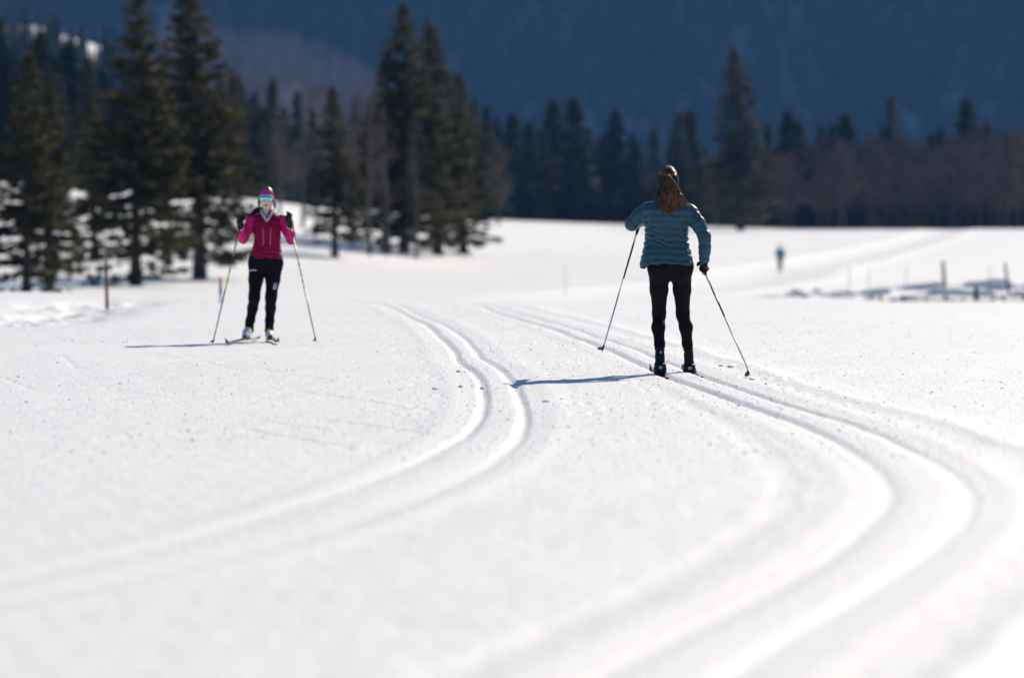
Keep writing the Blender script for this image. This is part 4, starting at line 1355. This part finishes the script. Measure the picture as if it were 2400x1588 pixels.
        sh_ = np.maximum(ft, .018 - fo.Z)
        tag(fo.mesh(sh_, 'toe_shell', M['white'], bt), 'white toe of the boot')
        g = Geo(); c = (heel * .45 + toe * .55); sd = unit(np.cross(toe - heel, (0, 0, 1)))
        nrm = unit(np.array([sd[0] * (-1) * .5, -.3, .8]))
        c2 = c + np.array([.018 if first else -.016, -.018, .050]); g.box(c2, (.017, 0, -.010 if first else .010), (0, .016, -.006), (0, .002, .005))
        tag(link('yellow_patch', g.mesh('yellow_patch', False), M['yellow'], bt), 'square yellow patch on the boot')
        if first:
            g = Geo(); c3 = c + np.array([-.008, -.022, .053]); g.box(c3, (.0035, 0, .001), (0, .018, -.008), (0, .001, .003)); g.box(c + np.array([-.030, -.022, .036]), (.008, 0, .006), (0, .008, -.004), (0, .001, .003)); g.box(c + np.array([-.034, -.042, .014]), (.008, 0, .006), (0, .006, -.006), (-.003, .001, .003))
            link('dark_print', g.mesh('dark_print', False), M['frame'], bt)
        g = Geo(); g.tube([an + (.045, -.01, .03), an + (.047, -.012, 0), an + (.044, -.02, -.04)], .006, 5); link('yellow_pull', g.mesh('yellow_pull'), M['yellow'], bt)
        g = Geo(); g.box((toe[0] * .6 + heel[0] * .4, toe[1] * .6 + heel[1] * .4, .026), (.032, 0, 0), (0, .13, 0), (0, 0, .008)); link('sole', g.mesh('sole', False), M['frame'], bt)
    # ---- head wear
    fh = Field(hc - .16, hc + .17, .0044)
    head = smin(fh.ell(hc + (0, .015, .02), (.076, .097, .107)), fh.ell(hc + (0, -.012, -.055), (.058, .068, .066)), .03)
    tl = (fh.Z - hc[2]) + (fh.Y - hc[1]) * .18
    bandc = .052 + .020 * np.clip(-(fh.Y - hc[1]) / .08, -1, 1)
    band = np.maximum(np.maximum(head - .008, -(head + .002)), np.abs(tl - bandc + .06 * ((fh.X - hc[0]) / .08) ** 2) - .034)
    hb = fh.mesh(band - .001 * fh.noise(120, 4), 'headband', M['band_pink'], root)
    hr = np.maximum(head - .005, .018 - (fh.Z - hc[2]) - (fh.Y - hc[1]) * 1.2)
    hr = np.maximum(hr, -(band - .001))
    hair = fh.mesh(hr - .002 * fh.noise(150, 5), 'hair', M['hair'], root)
    r = np.random.default_rng(15); paths, rads = [], []
    for k in range(90):
        sg = -1 if r.random() < .5 else 1
        a0 = hc + np.array([sg * .074, .01 + r.normal(0, .02), -.01 + r.normal(0, .015)])
        e0 = a0 + np.array([sg * r.uniform(0, .035), r.normal(0, .02), -r.uniform(.05, .11)])
        paths.append([a0, (a0 + e0) / 2 + r.normal(0, .006, 3), e0]); rads.append([.002, .0016, .0006])
    strands(paths, rads, 'loose_hair', M['hair'], hair)
    # dark hair drawn over one shoulder
    paths, rads = [], []
    for k in range(260):
        a0 = P(612 + r.normal(0, 3), 492 + r.normal(0, 3), .04 + r.normal(0, .015))
        e0 = P(586 + r.uniform(-4, 18), 506 + r.normal(0, 3) - 0.0, -.02 + r.normal(0, .03))
        e0[2] = P(0, np.interp((e0[0] / px(1)) + 608, [584, 592, 604], [505, 501, 496]), 0)[2] + r.normal(0, .006)
        m0 = (a0 + e0) / 2 + np.array([0, -.01, .016]) + r.normal(0, .006, 3)
        paths.append([a0, (a0 + m0) / 2 + (0, 0, .006), m0, (m0 + e0) / 2, e0]); rads.append([.004, .004, .004, .0035, .001])
    strands(paths, rads, 'dark_ponytail', M['dark_hair'], root)
    # ---- sunglasses: one mirrored shield with a nose notch
    dl = np.minimum(np.sqrt(((fh.X - hc[0] + .036) / .036) ** 2 + ((fh.Z - hc[2] - .006) / .034) ** 2), np.sqrt(((fh.X - hc[0] - .036) / .036) ** 2 + ((fh.Z - hc[2] - .006) / .034) ** 2))
    plan = (dl - 1) * .034
    plan = smin(plan, np.maximum(np.abs(fh.X - hc[0]) - .03, np.abs(fh.Z - hc[2] - .022) - .012), .01)
    shell = np.abs(smin(head, fh.ell(hc + (0, -.01, .008), (.079, .098, .06)), .02) - .006) - .0045
    lens = np.maximum(np.maximum(plan, shell), fh.Y - hc[1] + .015)
    sg_ = fh.mesh(lens, 'sunglasses', M['lens'], root)
    rim = np.maximum(np.maximum(np.abs(plan + .0005) - .0028, np.abs(shell + .004) - .006), fh.Y - hc[1] + .012)
    rim = np.maximum(rim, (hc[2] + .020) - fh.Z)
    tag(fh.mesh(rim, 'frame', M['white'], sg_), 'pale upper frame of the sunglasses')
    tag(root, 'woman in magenta jacket, pink headband and mirrored sunglasses skiing towards the camera', 'person')
    ski_pole(handL + base, tipL + base, .10, [(.08, 'pole_black'), (.52, 'pole_yellow'), (1, 'pole_black')], 'yellow and black ski pole at the picture-left side of the woman in magenta', 'ski poles of the woman in magenta', basket=.026, up_extra=.075, shaft_r=.0085)
    ski_pole(handR + base, tipR + base, .10, [(.08, 'pole_black'), (.52, 'pole_yellow'), (1, 'pole_black')], 'yellow and black ski pole at the picture-right side of the woman in magenta', 'ski poles of the woman in magenta', basket=.026, up_extra=.085, shaft_r=.0085)
    z0 = .0
    ski((-2.80, 42.5, z0), (-2.887, 41.68, z0), (-3.02, 40.42, z0), 'ski under the picture-left boot of the woman in magenta, tip pointing left', 'skis of the woman in magenta', stripe='ski_white')
    ski((-2.70, 42.5, z0), (-2.635, 41.68, z0), (-2.478, 40.75, z0), 'ski under the picture-right boot of the woman in magenta, tip pointing right', 'skis of the woman in magenta', top='ski_dark', stripe='ski_white')
    return root


# ------------------------------------------------------------------ far skier in bright blue
def skier_far():
    Y0 = 239.0; x0 = (1828 - 1200) / FPX * Y0; z0 = gz(x0, Y0) - .02
    root = empty('person', (x0, Y0, z0))
    h = .020
    f = Field((-.40, -.35, 0), (.40, .45, 1.80), h)
    b = np.minimum(f.chain([(-.08, 0, .92, .085), (-.06, .05, .5, .055), (-.05, -.04, .09, .042), (-.05, .10, .05, .04)]), f.chain([(.08, 0, .92, .085), (.07, -.02, .5, .055), (.07, -.16, .12, .042), (.07, -.04, .06, .04)]))
    b = smin(b, f.stack([(.85, 0, 0, .15, .11), (1.1, 0, .02, .13, .1), (1.35, 0, .05, .17, .11), (1.45, 0, .05, .08, .07)]), .05)
    armL, armR = [(-.19, .05, 1.38, .055), (-.25, .06, 1.12, .045), (-.22, .30, 1.05, .035)], [(.19, .05, 1.38, .055), (.26, -.02, 1.10, .045), (.24, .10, .90, .035)]
    b = smin(smin(b, f.chain(armL), .03), f.chain(armR), .03)
    for w in (armL[-1], armR[-1]):
        w = np.array(w[:3])
        for k in range(4): b = smin(b, f.chain([(*w, .02), (*(w + (.012 * (k - 1.5), .05, -.05)), .014)], .01), .01)
        b = smin(b, f.chain([(*w, .02), (*(w + (.03, .03, 0)), .014)], .01), .01)
    b = smin(b, f.chain([(0, .06, 1.42, .055), (0, .08, 1.56, .05)]), .02)
    b = smin(b, f.ell((0, .09, 1.63), (.078, .098, .12)), .02)
    b = smin(b, f.ell((0, .19, 1.61), (.014, .02, .02)), .01)
    f.mesh(b, 'body', M['skin'], root)
    jt = smin(f.stack([(.86, 0, 0, .185, .14), (1.1, 0, .02, .165, .13), (1.35, 0, .05, .205, .14), (1.46, 0, .05, .10, .09)]), np.minimum(f.chain([(*p[:3], p[3] + .018) for p in armL]), f.chain([(*p[:3], p[3] + .018) for p in armR])), .03)
    jt = jt - .006 * f.noise(30, 3)
    j = f.mesh(np.maximum(jt, f.Z - 1.20 - .12 * np.abs(f.X) / .2), 'jacket', M['far_blue'], root)
    tag(f.mesh(np.maximum(jt - .002, 1.20 + .12 * np.abs(f.X) / .2 - f.Z), 'yoke', M['far_green'], j), 'green shoulder yoke of the jacket')
    tr = np.minimum(f.chain([(-.08, 0, .92, .098), (-.06, .05, .5, .066), (-.05, -.04, .14, .052)]), f.chain([(.08, 0, .92, .098), (.07, -.02, .5, .066), (.07, -.16, .16, .052)]))
    f.mesh(tr, 'trousers', M['black_cloth'], root)
    f.mesh(np.maximum(f.ell((0, .09, 1.64), (.086, .106, .125)), 1.63 - f.Z), 'hat', M['dark_hair'], root)
    for q in ((-.05, -.03), (.07, -.12)):
        f2 = f.chain([(q[0], q[1], .10, .05), (q[0], q[1] + .16, .06, .042)])
        f.mesh(f2, 'boot', M['boot'], root)
    tag(root, 'distant skier in bright blue jacket on the far snow slope', 'person')
    B = np.array([x0, Y0, z0])
    ski_pole(B + (-.22, .32, 1.05), B + (-.36, -.1, .02), .1, [(1, 'pole_black')], 'left thin ski pole of the distant skier in blue', 'ski poles of the distant skier')
    ski_pole(B + (.25, .12, .92), B + (.40, -.5, .03), .1, [(1, 'pole_black')], 'right thin ski pole of the distant skier in blue', 'ski poles of the distant skier')
    for sx, yo in ((-.05, .1), (.07, 0)):
        ski(B + (sx, yo - .85, .0), B + (sx, yo, .0), B + (sx, yo + 1.0, .02), ('left' if sx < 0 else 'right') + ' ski of the distant skier in blue', 'skis of the distant skier')


skier_blue()
skier_magenta()
skier_far()


# ------------------------------------------------------------------ stakes, fence and shrubs
def stake(name, u, vtop, vbot, Y, r0, sections, label, lean=0.0, group=None, cat='post', notch=False):
    a = at(u, vbot, Y); b = at(u + lean, vtop, Y)
    root = empty(name, a); prev = 0.0
    d = b - a; a0 = np.array([0, 0, -0.25]) if d[2] > .4 else np.array([0, 0, -.05])
    for k, (fr, mt) in enumerate(sections):
        g = Geo(); p = d * prev if prev else a0; q = d * fr
        wob = np.array([r0 * .25 * math.sin(u + k), 0, 0])
        g.tube([p, (p + q) / 2 + wob * (d[2] > .5), q], [r0 * (1.05 - .25 * prev), r0 * (1.0 - .25 * (prev + fr) / 2), r0 * (1 - .25 * fr)], 9)
        link('shaft' if len(sections) == 1 else 'painted_section', g.mesh('section'), M[mt], root); prev = fr
    tag(root, label, cat, group)
    return root


stake('wooden_stake', 251, 578, 690, 66, .031, [(.62, 'rust'), (1, 'grey_wood')], 'tall thin wooden stake, grey above and rust brown below, before the left spruces', lean=-4)
stake('marker_post', 517.5, 649, 703, 64, .030, [(.28, 'white'), (.62, 'teal'), (1, 'orange')], 'short orange and green marker post left of the woman in magenta', lean=-1)
stake('wooden_post', 2213, 611, 677, 166, .085, [(1, 'wood')], 'thick brown wooden post standing in the hollow at the right', lean=-3)
stake('wooden_stake', 2369, 616, 706, 139, .055, [(1, 'wood')], 'leaning brown stake near the right picture edge', lean=-14)
for u, vt, vb, lb in ((1990, 626, 694, 'faint thin stake left of the two bushes'), (2037, 630, 690, 'thin stake beside the shaded snow hump'), (2124, 624, 684, 'thin pale stake left of the thick brown post'), (2319, 620, 680, 'thin pale stake left of the leaning stake'), (1325, 622, 682, 'lone faint stake on the snow slope left of the woman in blue')):
    stake('trail_stake', u, vt, vb, 150, .015 if u > 1400 else .009, [(1, 'grey_wood')], lb, group='thin trail stakes')
# low rail fence half buried in the near side of the hollow
fe = empty('rail_fence', at(2250, 704, 138.0))
fb_ = np.array(fe.location)
for u, vt, r0 in ((2064, 691, .06), (2093, 697, .05), (2116, 692, .08), (2145, 699, .05), (2258, 698, .06), (2325, 697, .06), (2171, 697, .06), (2217, 692, .08), (2288, 672, .10), (2352, 690, .06), (2402, 690, .08), (2460, 692, .07)):
    a, b_ = at(u, 712, 137.9) - fb_, at(u, vt, 137.9) - fb_
    g = Geo(); g.tube([a, (a + b_) / 2, b_], [r0, r0 * .95, r0 * .85], 8); link('post', g.mesh('post'), M['wood'], fe)
for (u0, v0, u1, v1) in ((2112, 703.5, 2168, 705.5), (2174, 706, 2224, 703.5), (2222, 704, 2291, 707), (2289, 705, 2350, 708), (2356, 707, 2470, 704)):
    a, b_ = at(u0, v0, 137.8) - fb_, at(u1, v1, 137.8) - fb_
    g = Geo(); g.tube([a, a * .5 + b_ * .5 + (0, 0, -.02), b_], [.050, .058, .050], 8); link('rail', g.mesh('rail'), M['wood'], fe)
tag(fe, 'low half buried wooden rail fence along the hollow at the right', 'fence')


def snow_bank(xs, Y, h0, seed, gaps):
    """undercut snow edge whose steep side faces the camera"""
    x = np.linspace(xs[0], xs[1], int((xs[1] - xs[0]) / .09)); r0 = lump(x, x * 0, 1.1, seed, 4); r1 = lump(x, x * 0, .5, seed + 1, 3)
    h = h0 * np.clip(.85 + .45 * r0, .15, 1.5) * smooth(xs[0], xs[0] + 2.0, x)
    for a, b in gaps: h = h * (1 - .85 * smooth(a, a + .4, x) * (1 - smooth(b, b + .4, x)))
    yy = Y + .55 * r1 + .15 * r0
    z0 = ground_z(x, yy)
    rows = []
    for dy, fz, dz in ((.10, 0, -.25), (.06, .0, -.02), (.02, .45, 0), (-.02, .8, 0), (.10, 1.0, 0), (.45, 1.04, 0), (1.2, .8, 0), (3.2, 0, -.05)):
        rows.append(np.stack([x, yy + dy + .03 * lump(x, x * 0 + fz, 6, seed + 3, 2), (z0 if dy < 1 else ground_z(x, yy + dy)) + h * fz + dz], 1))
    V = np.stack(rows); n, m = V.shape[:2]; i = np.arange(n * m).reshape(n, m)
    F = np.stack([i[:-1, :-1], i[:-1, 1:], i[1:, 1:], i[1:, :-1]], -1).reshape(-1, 4)
    tag(link('snow_bank', mesh_np('snow_bank', V.reshape(-1, 3), F), SNOW), kind='structure')


snow_bank((16.2, 48), 167.5, .27, 71, ((18.6, 19.6), (21.6, 22.4)))
snow_bank((13.6, 40), 138.6, .20, 74, ((14.2, 14.9), (17.3, 17.9)))
snow_bank((11.6, 14.6), 148.0, .22, 78, ((13.0, 13.3),))
snow_bank((8.6, 12.6), 141.0, .10, 80, ((9.6, 9.9), (10.8, 11.1)))


def shrub(u, v, Y, h, n, label):
    a = at(u, v, Y); a[2] = gz(a[0], Y) - .05
    root = empty('dry_shrub', a); r = np.random.default_rng(int(u)); g = Geo()
    for k in range(n):
        d = np.array([r.normal(0, .6), r.normal(0, .6), 1]); d = unit(d); L = h * r.uniform(.5, 1.1); s = r.normal(0, h * .35, 3); s[2] = 0
        m = s + d * L * .5; e = s + d * L + r.normal(0, .06, 3)
        g.tube([s, m, e], [.014, .010, .004], 4, cap=False)
        for j in range(3):
            q = s + d * L * r.uniform(.3, .9); g.tube([q, q + unit(d + r.normal(0, .7, 3)) * L * .4], [.008, .003], 3, cap=False)
    link('twigs', g.mesh('twigs'), M['twig'], root)
    tag(root, label, 'shrub', 'dry shrubs by the hollow')


shrub(1862, 690, 142, .34, 46, 'dark dry shrub left of the stakes below the far skier')
shrub(1915, 684, 150, .22, 26, 'small dry shrub right of the dark one below the far skier')
shrub(1882, 697, 139, .16, 18, 'low twig tuft at the left end of the hollow')
shrub(1958, 693, 141, .18, 18, 'low twig tuft beside the faint thin stake')
shrub(2040, 692, 140, .26, 26, 'dry shrub at the foot of the thin stake by the shaded hump')


# ------------------------------------------------------------------ loose snow: crumbs thrown up by skis and poles
def crumbs():
    r = np.random.default_rng(61)
    ico = bpy.data.meshes.new('tmp')
    t = (1 + 5 ** .5) / 2
    IV = np.array([(-1, t, 0), (1, t, 0), (-1, -t, 0), (1, -t, 0), (0, -1, t), (0, 1, t), (0, -1, -t), (0, 1, -t), (t, 0, -1), (t, 0, 1), (-t, 0, -1), (-t, 0, 1)], float)
    IV /= np.linalg.norm(IV[0])
    IF = np.array([(0, 11, 5), (0, 5, 1), (0, 1, 7), (0, 7, 10), (0, 10, 11), (1, 5, 9), (5, 11, 4), (11, 10, 2), (10, 7, 6), (7, 1, 8), (3, 9, 4), (3, 4, 2), (3, 2, 6), (3, 6, 8), (3, 8, 9), (4, 9, 5), (2, 4, 11), (6, 2, 10), (8, 6, 7), (9, 8, 1)])
    n = 8000
    Y = np.exp(r.uniform(math.log(20), math.log(60), n))
    X = r.uniform(-.15, .15, n) * Y
    k = n // 2
    for i in range(k):
        G = (GA, GB, GC, GD)[i % 4]
        X[i] = float(np.interp(Y[i], [p[0] for p in G], [p[1] for p in G])) + r.normal(0, .35) + .12 * (1 if r.random() < .5 else -1)
    sz = np.clip(np.exp(r.normal(math.log(.0026), .5, n)), .0013, .009)
    big = [(1712, 862, .030), (1690, 860, .022), (1763, 892, .020), (1130, 906, .022), (1080, 910, .024), (1075, 873, .018), (1280, 942, .020), (1020, 914, .02), (1795, 903, .014)]
    for i, (u, v, s_) in enumerate(big):
        Y[i] = CAM_H * FPX / (v - HOR); X[i] = (u - 1200) / FPX * Y[i]; sz[i] = s_
    Z = ground_z(X, Y)
    S = sz[:, None] * r.uniform(.7, 1.3, (n, 3)) * np.array([1.25, 1.1, .75])
    V = IV[None] * S[:, None, :] * r.uniform(.75, 1.25, (n, 12, 1)) + np.stack([X, Y, Z + sz * .25], 1)[:, None, :]
    F = IF[None] + (np.arange(n) * 12)[:, None, None]
    o = link('snow_crumbs', mesh_np('snow_crumbs', V.reshape(-1, 3), F.reshape(-1, 3), False), SNOW)
    tag(o, 'loose crumbs of snow scattered over the groomed surface', 'snow', kind='stuff')


crumbs()


# ------------------------------------------------------------------ haze of the valley air
def haze():
    g = Geo(); g.box((0, 1530, 194), (4700, 0, 0), (0, 2050, 0), (0, 0, 206))
    m = bpy.data.materials.new('valley_haze'); m.use_nodes = True
    nt = m.node_tree; nt.nodes.remove(nt.nodes['Principled BSDF'])
    v = nt.nodes.new('ShaderNodeVolumePrincipled')
    v.inputs['Color'].default_value = (0.17, 0.46, 1.0, 1)
    v.inputs['Density'].default_value = HAZE_D
    v.inputs['Anisotropy'].default_value = 0.0
    nt.links.new(v.outputs[0], nt.nodes['Material Output'].inputs['Volume'])
    o = link('haze', g.mesh('haze', False), m)
    tag(o, 'thin blue haze filling the valley air', 'haze', kind='stuff')


HAZE_D = 0.000098
haze()
